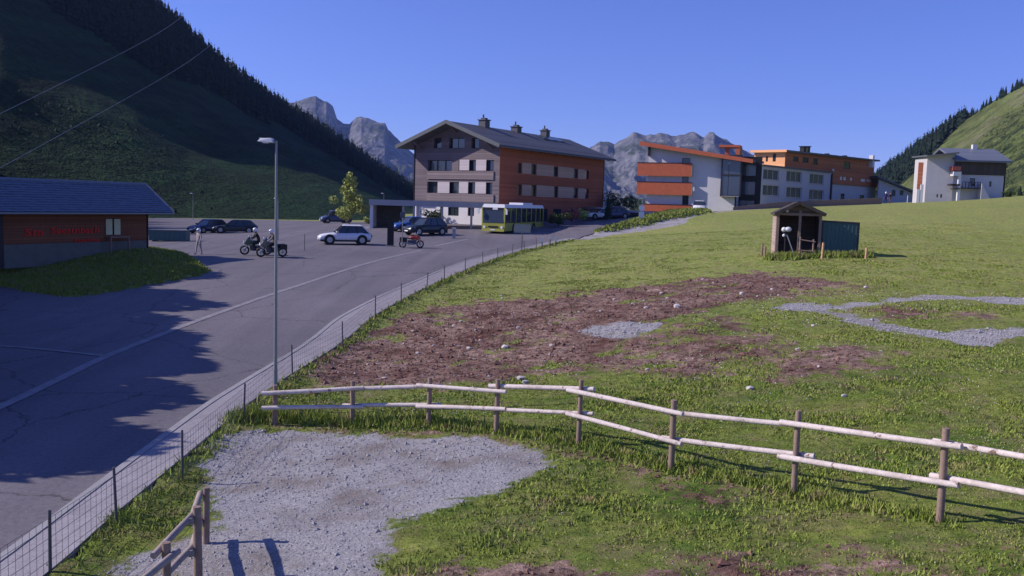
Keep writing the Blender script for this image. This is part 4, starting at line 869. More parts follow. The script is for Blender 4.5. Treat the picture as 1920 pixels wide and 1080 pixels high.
# ---------------------------------------------------------------- flat garage below the white building
O = W(1130, 424, 112); A4 = R(14); zb = O[2] - 1
ga = empty('garage_building', (O[0], O[1], zb), A4, 'low dark flat-roofed garage with pale roof edge between the hotel and the grass bank', 'garage'); S4 = Face(O, A4, 'x', 0, zb)
s4 = S4.pk(1240, 412)[0]; z4a, z4b = S4.pk(1150, 394)[1], S4.pk(1236, 404)[1]
wall('front_wall', mat('blue_grey_render', (.10,.11,.14), .8, .15, 1), ga, S4, 0, s4, -.5, z4a, [], .2)
m = MB(); m.slab([(-.3, 7, z4a + .3), (s4 + .3, 7, z4b + .35), (s4 + .3, -.5, z4b + .35), (-.3, -.5, z4a + .3)], .3); m.build('roof', M['concrete'], ga)
for k in range(3): panel(ga, S4, (1 + k * 2.6, 3.2 + k * 2.6, .9, z4a - .5), 0, .05, 'frame_dark', 'garage_door')

# ---------------------------------------------------------------- kiosk at the left
O = W(275, 469.5, 55); A5 = R(66); zb = O[2] - .12; T0 = O
ki = empty('kiosk', (O[0], O[1], zb), A5, 'wooden kiosk hut with grey-blue tiled roof, red lettering and cream window shutters at left', 'kiosk'); K1 = Face(O, A5, 'x', 0, zb)
KL = -12.0; KW = 4.6; q = wpos(O, K1, 1.2, -.85); zke = z_for(q[0], q[1], 399) - zb; YR = KW / 2
best = min(np.arange(1.0, 5.5, .1), key=lambda y_: abs(proj(np.array([[*wpos(O, K1, 1.2, y_), zb + 4]]))[0][0] - 270)); YR = best; KW = 2 * YR
q = wpos(O, K1, 1.2, YR); zkr = z_for(q[0], q[1], 348) - zb
wn1 = K1.rect(197,409,226,441); wl0 = K1.pk(7, 450)[0]
M['kiosk_wood'] = banded('kiosk_boards', (.21,.080,.038), 'Z', .16, .3, .8, .55, .012)
zmid = K1.pk(100, 462)[1]
wall('front_wall', M['kiosk_wood'], ki, K1, wl0, 0, .75, zke + .25, [wn1], .18)
wall('plinth_wall', mat('kiosk_plinth', (.15,.15,.13), .85, .25, 2, bmp=.01), ki, K1, wl0, 0, -.5, .75, [], .1)
wall('front_wall', M['frame_dark'], ki, K1, KL, wl0, -.5, zke + .25, [], .1)
wall('end_wall', M['kiosk_wood'], ki, Face(O, A5, 'y', 0, zb), 0, KW, -.5, zkr, (), .1, lambda a: zkr - .1 - (zkr - zke) * abs(a - YR) / (YR + .85), [YR])
wall('back_wall', M['kiosk_wood'], ki, Face(O, A5, 'x', KW, zb), KL, 0, -.5, zke + .25, (), .1)
window(ki, K1, wn1, .12, 'frame_dark', 'glass', 1)
M['cream'] = mat('cream_shutter', (.62,.60,.36), .7, .1, 3)
for r in ((197.5,410.5,209.5,440), (213,410.5,224.5,440)): panel(ki, K1, K1.rect(*r), .02, .06, 'cream', 'shutter')
m = MB(); r_ = K1.rect(196, 443, 232, 468); pbox(m, K1, r_[0], r_[1], r_[3] - .07, r_[3], .02, .5)
for a in (r_[0], r_[1] - .08): pbox(m, K1, a, a + .08, r_[2] - .4, r_[3] - .07, .4, .5)
m.build('serving_shelf', M['post_wood'], ki)
for sgn, y1 in ((1, -.85), (-1, KW + .85)):
    m = MB(); m.slab([(KL, YR, zkr), (1.2, YR, zkr), (1.2, y1, zke), (KL, y1, zke)], .12); m.build('roof_deck', M['frame_dark'], ki)
# tile courses on the visible slope: each course a stepped strip, tiles as relief
M['tile'] = mat('blue_grey_roof_tile', (.15,.19,.26), .6, .3, 3, bmp=.004)
m = MB(); n_c = 13; 
for k in range(n_c):
    t0, t1 = k / n_c, (k + 1.12) / n_c; f_ = lambda t, up_: (YR + (-.9 - YR) * t, zkr + (zke - zkr) * t + up_)
    (ya, za_), (yb, zb_) = f_(t0, .03), f_(min(t1, 1.01), .09)
    for j in range(int((1.25 - KL) / .3)):
        xa = 1.25 - (j + 1) * .3 + (.15 if k % 2 else 0); xb = xa + .285; xb = min(xb, 1.27); jz = random.uniform(0, .012)
        m.slab([(xa, ya, za_ + jz), (xb, ya, za_ + jz), (xb, yb, zb_ + jz), (xa, yb, zb_ + jz)], .03)
o = m.build('roof_tiles', M['tile'], ki); o['kind'] = 'stuff'
m = MB(); m.tube((KL, YR, zkr + .07), (1.25, YR, zkr + .07), .1, n=8); m.build('ridge_cap', M['tile'], ki)
m = MB(); m.bar((1.3, YR, zkr + .03), (1.3, -.92, zke + .03), .06, .2); m.build('verge_board', M['rail_wood'], ki)
m = MB(); m.tube((KL, -.95, zke - .05), (1.3, -.95, zke - .05), .06, n=8); m.build('gutter', M['galv'], ki)
M['red_letter'] = mat('red_lettering', (.9,.03,.02), .5, .05)
def lettering(txt, size, f, px0, px1, py, parent, nm):
    cu = bpy.data.curves.new(nm, 'FONT'); cu.body = txt; cu.size = size; cu.extrude = .02; cu.align_x = 'LEFT'; cu.shear = .15
    t = bpy.data.objects.new(nm, cu); COL.objects.link(t); bpy.context.view_layer.update()
    me = bpy.data.meshes.new_from_object(t.evaluated_get(bpy.context.evaluated_depsgraph_get())); bpy.data.objects.remove(t)
    v = np.array([tuple(a.co) for a in me.vertices]); s0, zz = f.pk(px0, py); s1, _ = f.pk(px1, py); kx = (s1 - s0) / (v[:, 0].max() - v[:, 0].min())
    for a, q_ in zip(me.vertices, v): a.co = f.mp(s0 + (q_[0] - v[:, 0].min()) * kx, zz + q_[1], .06 + q_[2])
    me.materials.clear(); me.materials.append(M['red_letter']); return link_mesh(nm, me, parent)
lettering('Sta', .55, K1, 44, 80, 442, ki, 'lettering'); lettering('Seestnbach', .5, K1, 94, 184, 438, ki, 'lettering'); lettering('Faschina', .3, K1, 138, 184, 454, ki, 'lettering')

# ---------------------------------------------------------------- shed on the meadow with its tank
O = W(1452, 476, 50); A6 = R(-12); zb = T(O[0], O[1])[0] - .05
sh = empty('wooden_shed', (O[0], O[1], zb), A6, 'small open-fronted wooden shed with dark pitched roof standing on the meadow', 'shed'); S6 = Face(O, A6, 'x', 0, zb)
sw = S6.pk(1540, 440)[0]; ze_, zr_ = S6.pk(1497, 402)[1], S6.pk(1497, 378)[1]; SDp = 2.6; mid = S6.pk(1497, 400)[0]
M['shed_wood'] = banded('shed_boards', (.16,.115,.085), 'Z', .18, .35, .85, .5, .01); M['shed_side'] = banded('sun_toned_shed_boards', (.40,.30,.27), 'Z', .18, .2, .85, .6, .01)  # shed_side: the shed boards in a paler colour that holds the sunlight
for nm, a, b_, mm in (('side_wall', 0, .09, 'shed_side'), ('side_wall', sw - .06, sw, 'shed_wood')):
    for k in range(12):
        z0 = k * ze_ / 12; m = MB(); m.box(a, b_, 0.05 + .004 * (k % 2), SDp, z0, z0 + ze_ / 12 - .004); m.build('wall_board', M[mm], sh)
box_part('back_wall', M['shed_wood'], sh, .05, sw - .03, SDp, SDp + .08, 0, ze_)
for a in (0.02, 1.2, sw - .16): box_part('post', M['post_wood'], sh, a, a + .14, -.10, .04, -.3, ze_ + (.25 if .5 < a < 2 else 0))
m = MB(); m.bar((-.1, -.03, ze_ + .0), (sw + .1, -.03, ze_), .12, .14); m.build('tie_beam', M['post_wood'], sh)
m = MB(); m.add([(0.1, .02, ze_ + .07), (sw - .1, .02, ze_ + .07), (mid, .02, zr_ - .2)], [(0, 1, 2)]); m.add([(0.1, .05, ze_ + .07), (sw - .1, .05, ze_ + .07), (mid, .05, zr_ - .2)], [(0, 1, 2)]); m.build('gable_boards', M['shed_wood'], sh)
sl = (zr_ - ze_ - .05) / (mid + .1)
for sg, xe in ((-1, -.12), (1, sw + .14)):
    zz = zr_ - sl * abs(xe - mid) * (1 if sg < 0 else .86); m = MB(); m.slab([(mid, -.45, zr_), (mid, SDp + .4, zr_), (xe, SDp + .4, zz), (xe, -.45, zz)], .1); m.build('roof_slope', M['dark_wood'], sh)
    m = MB(); m.bar((mid, -.48, zr_ - .06), (xe, -.48, zz - .06), .05, .18); m.build('bargeboard', M['dark_wood'], sh)
m = MB(); m.box(.1, sw - .1, 0.02, SDp, -.1, .04); m.build('floor', M['shed_wood'], sh)
m = MB(); m.ball((.55, -.08, ze_ + .18), .09, 8, 6); m.build('lamp', M['frame_white'], sh)
box_part('low_front_board', M['post_wood'], sh, 0.16, 1.1, -.08, -.03, .12, .32)
# hydrant head with white dome and its slanting lance inside the shed
Fh = Face(O, A6, 'x', -.35, zb)
hy = empty('snow_lance', (O[0], O[1], zb), A6, 'white round-headed snow lance with a slanting pole in the open shed front', 'snow lance')
a1, z1 = Fh.pk(1478, 430); a2, z2 = Fh.pk(1492, 479); a3, z3 = Fh.pk(1470, 441.5)
m = MB(); m.ball((a1, -.35, z1), .17, 12, 8, (1.1, .8, .8)); m.ball((a1 - .22, -.3, z1 - .02), .14, 10, 8); m.build('head', M['frame_white'], hy)
m = MB(); m.tube((a1 - .05, -.35, z1 - .3), (a2, -.5, 0), .035, n=8); m.build('pole', M['galv'], hy)
m = MB(); m.ball((a3, -.32, z3), .09, 8, 6); m.build('valve_cap', M['frame_white'], hy)
m = MB(); m.tube((a1 - .12, -.3, z1 - .1), (a1 - .12, -.3, 0.0), .05, n=8); m.tube((a1 - .12, -.3, z1 - .35), (a3, -.32, z3), .03); m.build('standpipe', M['black'], hy)
m = MB(); m.ball((a2, -.5, .04), .09, 8, 6); m.build('foot', M['frame_white'], hy)
# hurdle before the shed
Fg = Face(O, A6, 'x', -.75, zb); hu = empty('wooden_hurdle', (O[0], O[1], zb), A6, 'short grey wooden hurdle of two posts and rails before the shed', 'hurdle')
pa, pb = Fg.pk(1500, 460), Fg.pk(1525, 460); zt1, zt2 = Fg.pk(1500, 444)[1], Fg.pk(1525, 449)[1]
for a, zz in ((pa[0], zt1), (pb[0], zt2)): m = MB(); m.tube((a, -.75 * -1 - 1.5, -.1), (a, -.75, zz), .06, .05, 8); m.build('post', M['post_wood'], hu)
for zf in (.88, .42): m = MB(); m.tube((pa[0] - .05, -.78, zt1 * zf), (pb[0] + .1, -.78, zt2 * zf), .035, n=8); m.build('rail', M['post_wood'], hu)
m = MB(); m.box(pa[0] + .1, pb[0] + .5, -.72, -.66, .05, zt1 * .4); m.build('lower_boards', M['shed_wood'], hu)
# blue-green tank box
O = W(1538, 478, 49.6); zb = T(O[0], O[1])[0] - .1; FT = Face(O, A6, 'x', 0, zb)
tk = empty('storage_box', (O[0], O[1], zb), A6, 'blue-green steel box with dark rim standing right of the open shed', 'storage box')
tw = FT.pk(1609, 440)[0]; tz, tzr = FT.pk(1540, 413)[1], FT.pk(1608, 417)[1]; M['teal'] = mat('blue_green_steel', (.06,.125,.125), .55, .15, 1.5)
m = MB(); m.hexa([(0, 0, .12), (tw, 0, .12), (tw, 1.5, .12), (0, 1.5, .12), (0, 0, tz - .08), (tw, 0, tzr - .08), (tw, 1.5, tzr - .08), (0, 1.5, tz - .08)]); m.build('body', M['teal'], tk)
for k in range(9): a = tw * (k + .5) / 9; box_part('rib', M['teal'], tk, a - .03, a + .03, -.03, 0.0, .2, min(tz, tzr) - .12)
m = MB(); m.hexa([(-.05, -.06, tz - .08), (tw + .05, -.06, tzr - .08), (tw + .05, 1.55, tzr - .08), (-.05, 1.55, tz - .08), (-.05, -.06, tz), (tw + .05, -.06, tzr), (tw + .05, 1.55, tzr), (-.05, 1.55, tz)]); m.build('lid', M['frame_dark'], tk)
for a in (-.05, tw - .02): box_part('corner_post', M['frame_dark'], tk, a, a + .07, -.05, .02, 0, min(tz, tzr) - .08)
for a in (.25, tw - .4): box_part('foot', M['frame_dark'], tk, a, a + .2, .1, 1.4, -.1, .12)
# ================================================================= VEHICLES
def put(px, py, Y=None):
    if Y is None: return G(px, py)
    return at(px, Y)
def on_ground(P, dz=0.03): return (P[0], P[1], float(T(P[0], P[1])[0]) + dz)
def wheel_parts(parent, x, y, r, w, side):
    m = MB(); m.disc((x, y, r), (0, 1, 0), r, w, 18); t = m.build('wheel', M['tyre'], parent)
    m = MB(); m.disc((x, y + side * (w / 2 + .005), r), (0, 1, 0), r * .62, .02, 14); m.disc((x, y + side * (w / 2 + .02), r), (0, 1, 0), r * .16, .02, 8); m.build('rim', M['rim'], t)
def make_car(loc, yaw, col, label, L=4.4, Wd=1.82, H=1.55, suv=False, van=False, roofcol=None, group=None):
    "front of the car points along +x of its own frame"
    o = empty('parked_car', loc, yaw, label, 'car', group); pm = paint('car_paint', col)
    r = .34 if not suv else .37; zb = .22 if not suv else .27; belt = H * .60; hw = Wd / 2; x0, x1 = -L / 2, L / 2
    st = [(x0, .50, belt * .92, .86), (x0 + .10, zb + .06, belt * 1.0, .95), (x0 + .8, zb, belt * 1.03, 1), (-.2, zb, belt, 1), (.55, zb, belt * .985, 1), (x1 - .75, zb, belt * .90, .98), (x1 - .22, zb + .02, belt * .78, .93), (x1, .36, belt * .62, .82)]
    if van: st = [(x0, .45, belt, .94), (x0 + .1, zb, belt, .98), (0, zb, belt, 1), (x1 - 1.0, zb, belt * .98, 1), (x1 - .25, zb, belt * .8, .95), (x1, .4, belt * .6, .85)]
    m = MB(); ring = lambda x, a, b_, k: [(x, -hw * k * .93, a), (x, -hw * k, a + (b_ - a) * .35), (x, -hw * k * .99, a + (b_ - a) * .75), (x, -hw * k * .88, b_), (x, hw * k * .88, b_), (x, hw * k * .99, a + (b_ - a) * .75), (x, hw * k, a + (b_ - a) * .35), (x, hw * k * .93, a)]
    V = []; 
    for s in st: V += ring(*s)
    n = 8; fs = [(i * n + j, i * n + (j + 1) % n, (i + 1) * n + (j + 1) % n, (i + 1) * n + j) for i in range(len(st) - 1) for j in range(n)] + [tuple(range(n)), tuple((len(st) - 1) * n + j for j in range(n))[::-1]]
    m.add(V, fs, True); m.build('body', pm, o)
    # cabin: glass house with roof and pillars
    a0, a1 = (x0 + .18, x1 - 1.35) if not van else (x0 + .04, x1 - .95); r0, r1 = (x0 + .80, x1 - 2.05) if not van else (x0 + .12, x1 - 1.5)
    bz, tz = belt * .97, H - .05; wb, wt = hw * .90, hw * .72 if not van else hw * .82
    lo = [(a0, -wb, bz), (a1, -wb, bz), (a1, wb, bz), (a0, wb, bz)]; hi = [(r0, -wt, tz), (r1, -wt, tz), (r1, wt, tz), (r0, wt, tz)]
    m = MB(); m.add(lo + hi, [(0,1,5,4),(1,2,6,5),(2,3,7,6),(3,0,4,7)]); cab = m.build('windows', M['glass'], o)
    m = MB(); q = lambda i, j, t: tuple(lo[i][k] + (hi[i][k] - lo[i][k]) * t for k in range(3))
    for i in range(4): MB().bar(lo[i], hi[i], .07, .07).build('pillar', pm if van or i in (0, 3) else M['black'], o)
    for sy in (0, 3):
        e = 1 if sy == 0 else 2
        for t in (.36, .70):
            A = tuple(lo[sy][k] + (lo[e][k] - lo[sy][k]) * t for k in range(3)); B = tuple(hi[sy][k] + (hi[e][k] - hi[sy][k]) * t for k in range(3)); MB().bar(A, B, .07, .05).build('pillar', M['black'], o)
    m = MB(); m.hexa([(r0 - .05, -wt - .03, tz - .01), (r1 + .08, -wt - .03, tz - .01), (r1 + .08, wt + .03, tz - .01), (r0 - .05, wt + .03, tz - .01), (r0 + .1, -wt + .08, tz + .06), (r1 - .1, -wt + .08, tz + .06), (r1 - .1, wt - .08, tz + .06), (r0 + .1, wt - .08, tz + .06)]); m.build('roof', paint('roof_paint', roofcol) if roofcol else pm, o)
    for sx in (x0 + .82, x1 - .88):
        for sy in (-1, 1):
            m = MB(); m.disc((sx, sy * (hw - .015), r + .02), (0, 1, 0), r + .07, .05, 18); m.build('wheel_arch', M['black'], o); wheel_parts(o, sx, sy * (hw - .09), r, .21, sy)
    for sy in (-1, 1):
        m = MB(); m.hexa([(x1 - .30, sy * hw * .52, belt * .58), (x1 - .06, sy * hw * .50, belt * .58), (x1 - .12, sy * hw * .80, belt * .58), (x1 - .42, sy * hw * .93, belt * .58), (x1 - .34, sy * hw * .52, belt * .74), (x1 - .10, sy * hw * .50, belt * .72), (x1 - .16, sy * hw * .80, belt * .73), (x1 - .46, sy * hw * .93, belt * .76)]); m.build('headlight', M['lampglass'], o)
        m = MB(); m.box(x0 - .012, x0 + .12, min(sy * hw * .60, sy * hw * .92), max(sy * hw * .60, sy * hw * .92), belt * .66, belt * .86); m.build('tail_light', M['taillight'], o)
        m = MB(); m.hexa([(a1 - .25, sy * (hw - .02), belt), (a1 - .02, sy * (hw - .02), belt), (a1 - .05, sy * (hw + .17), belt + .02), (a1 - .22, sy * (hw + .17), belt + .02), (a1 - .25, sy * (hw - .02), belt + .14), (a1 - .02, sy * (hw - .02), belt + .14), (a1 - .05, sy * (hw + .17), belt + .15), (a1 - .22, sy * (hw + .17), belt + .15)]); m.build('wing_mirror', pm, o)
    m = MB(); m.box(x1 - .10, x1 + .02, -hw * .45, hw * .45, .40, belt * .52); m.build('grille', M['black'], o)
    m = MB(); m.box(x1 + .02, x1 + .04, -.26, .26, .36, .47); m.build('number_plate', M['plate'], o)
    m = MB(); m.box(x0 + .15, x1 - .15, -hw * 1.005, hw * 1.005, zb - .04, zb + .1); m.build('side_skirt', M['black'], o)
    return o
def yaw_to(deg): return R(deg)
P = at(646, 74); make_car(on_ground(P), R(197), (.72,.72,.75), 'white compact SUV parked alone in the middle of the sunny forecourt', L=4.35, H=1.6, suv=True)
P = at(390, 97); make_car(on_ground(P), R(238), (.02,.05,.11), 'dark blue estate car, leftmost of the two in the shaded car park behind the kiosk', H=1.5)
P = at(441, 95); make_car(on_ground(P), R(193), (.02,.028,.025), 'black-green low saloon, right one of two cars in the shaded car park behind the kiosk', L=4.6, H=1.42)
P = at(629, 126); make_car(on_ground(P), R(205), (.07,.10,.20), 'blue van-like car parked beside the young tree at the foot of the mountain', H=1.75, van=True)
P = at(766, 92); make_car(on_ground(P), R(215), (.03,.10,.34), 'bright blue car under the flat carport roof', L=3.9, H=1.5)
P = at(797, 87.5); make_car(on_ground(P), R(222), (.02,.03,.035), 'dark green SUV parked in front of the carport beside the blue car', L=4.5, H=1.7, suv=True)
P = at(1119, 110); make_car(on_ground(P), R(215), (.65,.65,.62), 'white small car parked before the low flat garage, left of two', L=3.9, H=1.45)
P = at(1148, 111); make_car(on_ground(P), R(205), (.05,.06,.12), 'dark blue car with pale headlights parked before the low flat garage, right of two', L=4.2, H=1.45)
P = at(1311, 122.5); make_car(on_ground(P, .08), R(258), (.75,.75,.78), 'white hatchback facing the camera on the crest beside the white building', L=4.0, H=1.5)
# bus
def make_bus():
    P = at(924, 90.5); yaw = R(270 - 21); g = on_ground(P)
    o = empty('bus', g, yaw, 'yellow-green regular-service bus with white roof and dark windows standing before the shingled hotel', 'bus')
    # local +x forward; origin at the front centre, body runs back to -12
    M['bus'] = paint('bus_yellow_green', (.40,.40,.08)); hw = 1.275; Lb = 12.0; H = 3.02
    m = MB(); m.hexa([(-Lb, -hw, .34), (-.08, -hw, .30), (-.08, hw, .30), (-Lb, hw, .34), (-Lb, -hw, 1.18), (0, -hw * .99, 1.12), (0, hw * .99, 1.12), (-Lb, hw, 1.18)]); m.build('body', M['bus'], o)
    m = MB()
    for sy in (-1, 1):
        for x_ in (-.14, -1.7, -3.25, -4.8, -6.35, -7.9, -9.4, -10.8, -Lb + .07): MB().box(x_ - .06, x_ + .06, min(sy * hw, sy * (hw - .08)), max(sy * hw, sy * (hw - .08)), 1.18, 2.68).build('pillar', M['bus'], o)
        MB().box(-.2, 0, min(sy * hw, sy * (hw - .13)), max(sy * hw, sy * (hw - .13)), 1.12, 2.72).build('pillar', M['bus'], o)
    m = MB(); m.hexa([(-Lb, -hw, 2.68), (-.02, -hw, 2.68), (-.02, hw, 2.68), (-Lb, hw, 2.68), (-Lb + .05, -hw * .9, H), (-.15, -hw * .88, H), (-.15, hw * .88, H), (-Lb + .05, hw * .9, H)]); m.build('roof', M['frame_white'], o)
    m = MB(); m.box(-9.4, -6.4, -.8, .8, H, H + .22); m.build('roof_unit', M['frame_white'], o)
    for sy in (-1, 1):
        for k in range(7):
            x_ = -1.64 - k * 1.5 if k else -1.64; xa, xb = -1.64 - 1.55 * (k - 1) - 0 if False else -(.2 + 1.55 * k), -(1.64 + 1.55 * k)
            if xb < -Lb + .1: xb = -Lb + .1
            m = MB(); ya, yb = sorted((sy * (hw - .03), sy * (hw - .06))); m.box(xb, xa, ya, yb, (1.2 if k not in (0, 3) or sy > 0 else .45), 2.66); m.build('side_window', M['glass'], o)
    m = MB(); m.hexa([(-.02, -hw + .14, 1.14), (.03, -hw + .14, 1.14), (.03, hw - .14, 1.14), (-.02, hw - .14, 1.14), (-.1, -hw + .14, 2.42), (-.05, -hw + .14, 2.42), (-.05, hw - .14, 2.42), (-.1, hw - .14, 2.42)]); m.build('windscreen', M['glass_blue'], o)
    m = MB(); m.box(-.14, -.04, -hw + .14, hw - .14, 2.42, 2.72); d = m.build('destination_display', M['black'], o)
    m = MB(); m.box(-.04, -.025, -.1, .45, 2.46, 2.68); m.build('line_number', M['frame_white'], d)
    m = MB(); m.box(-Lb - .02, -Lb, -hw + .2, hw - .2, 1.3, 2.5); m.build('rear_window', M['glass'], o)
    m = MB(); m.box(-.06, .06, -hw + .05, hw - .05, .26, .55); m.build('bumper', M['bus'], o)
    m = MB(); m.box(.0, .05, -.55, .55, .62, .80); m.build('grille', M['black'], o); m = MB(); m.box(.06, .075, -.26, .26, .36, .47); m.build('number_plate', M['plate'], o)
    for sy in (-1, 1):
        m = MB(); m.disc((.02, sy * .95, .68), (1, 0, 0), .13, .08, 12); m.build('headlight', M['lampglass'], o)
        m = MB(); m.bar((-.05, sy * hw, 2.6), (.30, sy * (hw + .28), 2.5), .05, .05); m.box(.22, .34, sy * (hw + .28) - .10, sy * (hw + .28) + .10, 2.0, 2.5); m.build('wing_mirror', M['frame_white'], o)
        for x_ in (-2.7, -8.7):
            m = MB(); m.disc((x_, sy * (hw - .01), .5), (0, 1, 0), .60, .04, 20); m.build('wheel_arch', M['black'], o); wheel_parts(o, x_, sy * (hw - .13), .48, .3, sy)
make_bus()
# motorcycles
def make_moto(loc, yaw, col, label, rider=True, hel=(.8,.8,.82), jac=(.03,.03,.035), rlabel=None, dark=(.05,.05,.05)):
    o = empty('motorcycle', loc, yaw, label, 'motorcycle', None); pm = paint('tank_paint', col)
    for x_, nm in ((.75, 'wheel'), (-.72, 'wheel')):
        m = MB(); nseg = 18
        for k in range(nseg):
            a, b_ = 2 * math.pi * k / nseg, 2 * math.pi * (k + 1) / nseg; m.tube((x_ + .27 * math.cos(a), 0, .32 + .27 * math.sin(a)), (x_ + .27 * math.cos(b_), 0, .32 + .27 * math.sin(b_)), .06, n=6, cap=False)
        w = m.build('wheel', M['tyre'], o); m = MB(); m.disc((x_, 0, .32), (0, 1, 0), .10, .12, 10)
        for k in range(5): a = 2 * math.pi * k / 5; m.bar((x_, 0, .32), (x_ + .23 * math.cos(a), 0, .32 + .23 * math.sin(a)), .03, .04)
        m.build('rim', M['rim'], w)
    m = MB(); m.tube((.75, -.09, .32), (.48, -.09, .95), .03); m.tube((.75, .09, .32), (.48, .09, .95), .03); m.build('fork', M['rim'], o)
    m = MB(); m.hexa([(-.25, -.17, .28), (.38, -.17, .30), (.38, .17, .30), (-.25, .17, .28), (-.3, -.13, .62), (.42, -.13, .66), (.42, .13, .66), (-.3, .13, .62)]); m.build('engine', M['post_metal'], o)
    m = MB(); m.ball((.15, 0, .83), .22, 12, 8, (1.5, .8, .75)); m.build('tank', pm, o)
    m = MB(); m.hexa([(-.85, -.13, .78), (-.1, -.15, .74), (-.1, .15, .74), (-.85, .13, .78), (-.82, -.12, .88), (-.1, -.13, .82), (-.1, .13, .82), (-.82, .12, .88)]); m.build('seat', M['black'], o)
    m = MB(); m.hexa([(.4, -.2, .62), (.78, -.08, .72), (.78, .08, .72), (.4, .2, .62), (.38, -.22, 1.02), (.62, -.12, 1.05), (.62, .12, 1.05), (.38, .22, 1.02)]); m.build('fairing', pm, o)
    m = MB(); m.hexa([(.42, -.16, 1.04), (.60, -.12, 1.06), (.60, .12, 1.06), (.42, .16, 1.04), (.30, -.12, 1.32), (.34, -.1, 1.32), (.34, .1, 1.32), (.30, .12, 1.32)]); m.build('windshield', M['glass_blue'], o)
    m = MB(); m.disc((.80, 0, .86), (1, 0, 0), .09, .06, 12); m.build('headlight', M['lampglass'], o)
    m = MB(); m.tube((.36, -.36, 1.02), (.36, .36, 1.02), .02); m.build('handlebar', M['black'], o)
    for sy in (-1, 1): m = MB(); m.tube((.36, sy * .34, 1.02), (.40, sy * .38, 1.22), .012); m.ball((.42, sy * .40, 1.24), .06, 8, 5, (.4, 1, .8)); m.build('mirror', M['frame_white'], o)
    m = MB(); m.tube((.2, -.2, .3), (-.75, -.24, .48), .055, .07); m.build('exhaust', M['rim'], o)
    for sy in (-1, 1): box_part('pannier', M['black'], o, -.9, -.45, *(sorted((sy * .18, sy * .38))), .5, .85)
    m = MB(); m.hexa([(.45, -.07, .66), (1.02, -.06, .50), (1.02, .06, .50), (.45, .07, .66), (.45, -.07, .70), (1.0, -.05, .56), (1.0, .05, .56), (.45, .07, .70)]); m.build('mudguard', pm, o)
    return o
# ---------------------------------------------------------------- people
def skin_body(name, J, E, mats, zones, parent, smooth=2):
    "one continuous body grown round a skeleton; J: joint -> (position, radius)"
    keys = list(J); me = bpy.data.meshes.new('skeleton'); me.from_pydata([J[k][0] for k in keys], [(keys.index(a), keys.index(b_)) for a, b_ in E], [])
    ob = bpy.data.objects.new('skeleton', me); COL.objects.link(ob)
    sk = ob.modifiers.new('s', 'SKIN'); sk.use_smooth_shade = True; ss = ob.modifiers.new('d', 'SUBSURF'); ss.levels = smooth
    for i, k in enumerate(keys):
        r = J[k][1]; me.skin_vertices[0].data[i].radius = (r, r) if not isinstance(r, tuple) else r; me.skin_vertices[0].data[i].use_root = (k == 'pelvis')
    bpy.context.view_layer.update(); dm = bpy.data.meshes.new_from_object(ob.evaluated_get(bpy.context.evaluated_depsgraph_get())); bpy.data.objects.remove(ob)
    dm.materials.clear(); [dm.materials.append(m) for m in mats]
    segs = [(Vector(J[a][0]), Vector(J[b_][0]), zones(a, b_)) for a, b_ in E]
    for p in dm.polygons:
        c = p.center; bd, bz = 9, 0
        for a, b_, z_ in segs:
            ab = b_ - a; t = max(0, min(1, (c - a).dot(ab) / max(ab.length_squared, 1e-6))); d = (c - (a + ab * t)).length
            if d < bd: bd, bz = d, z_
        p.material_index = bz; p.use_smooth = True
    return link_mesh(name, dm, parent)
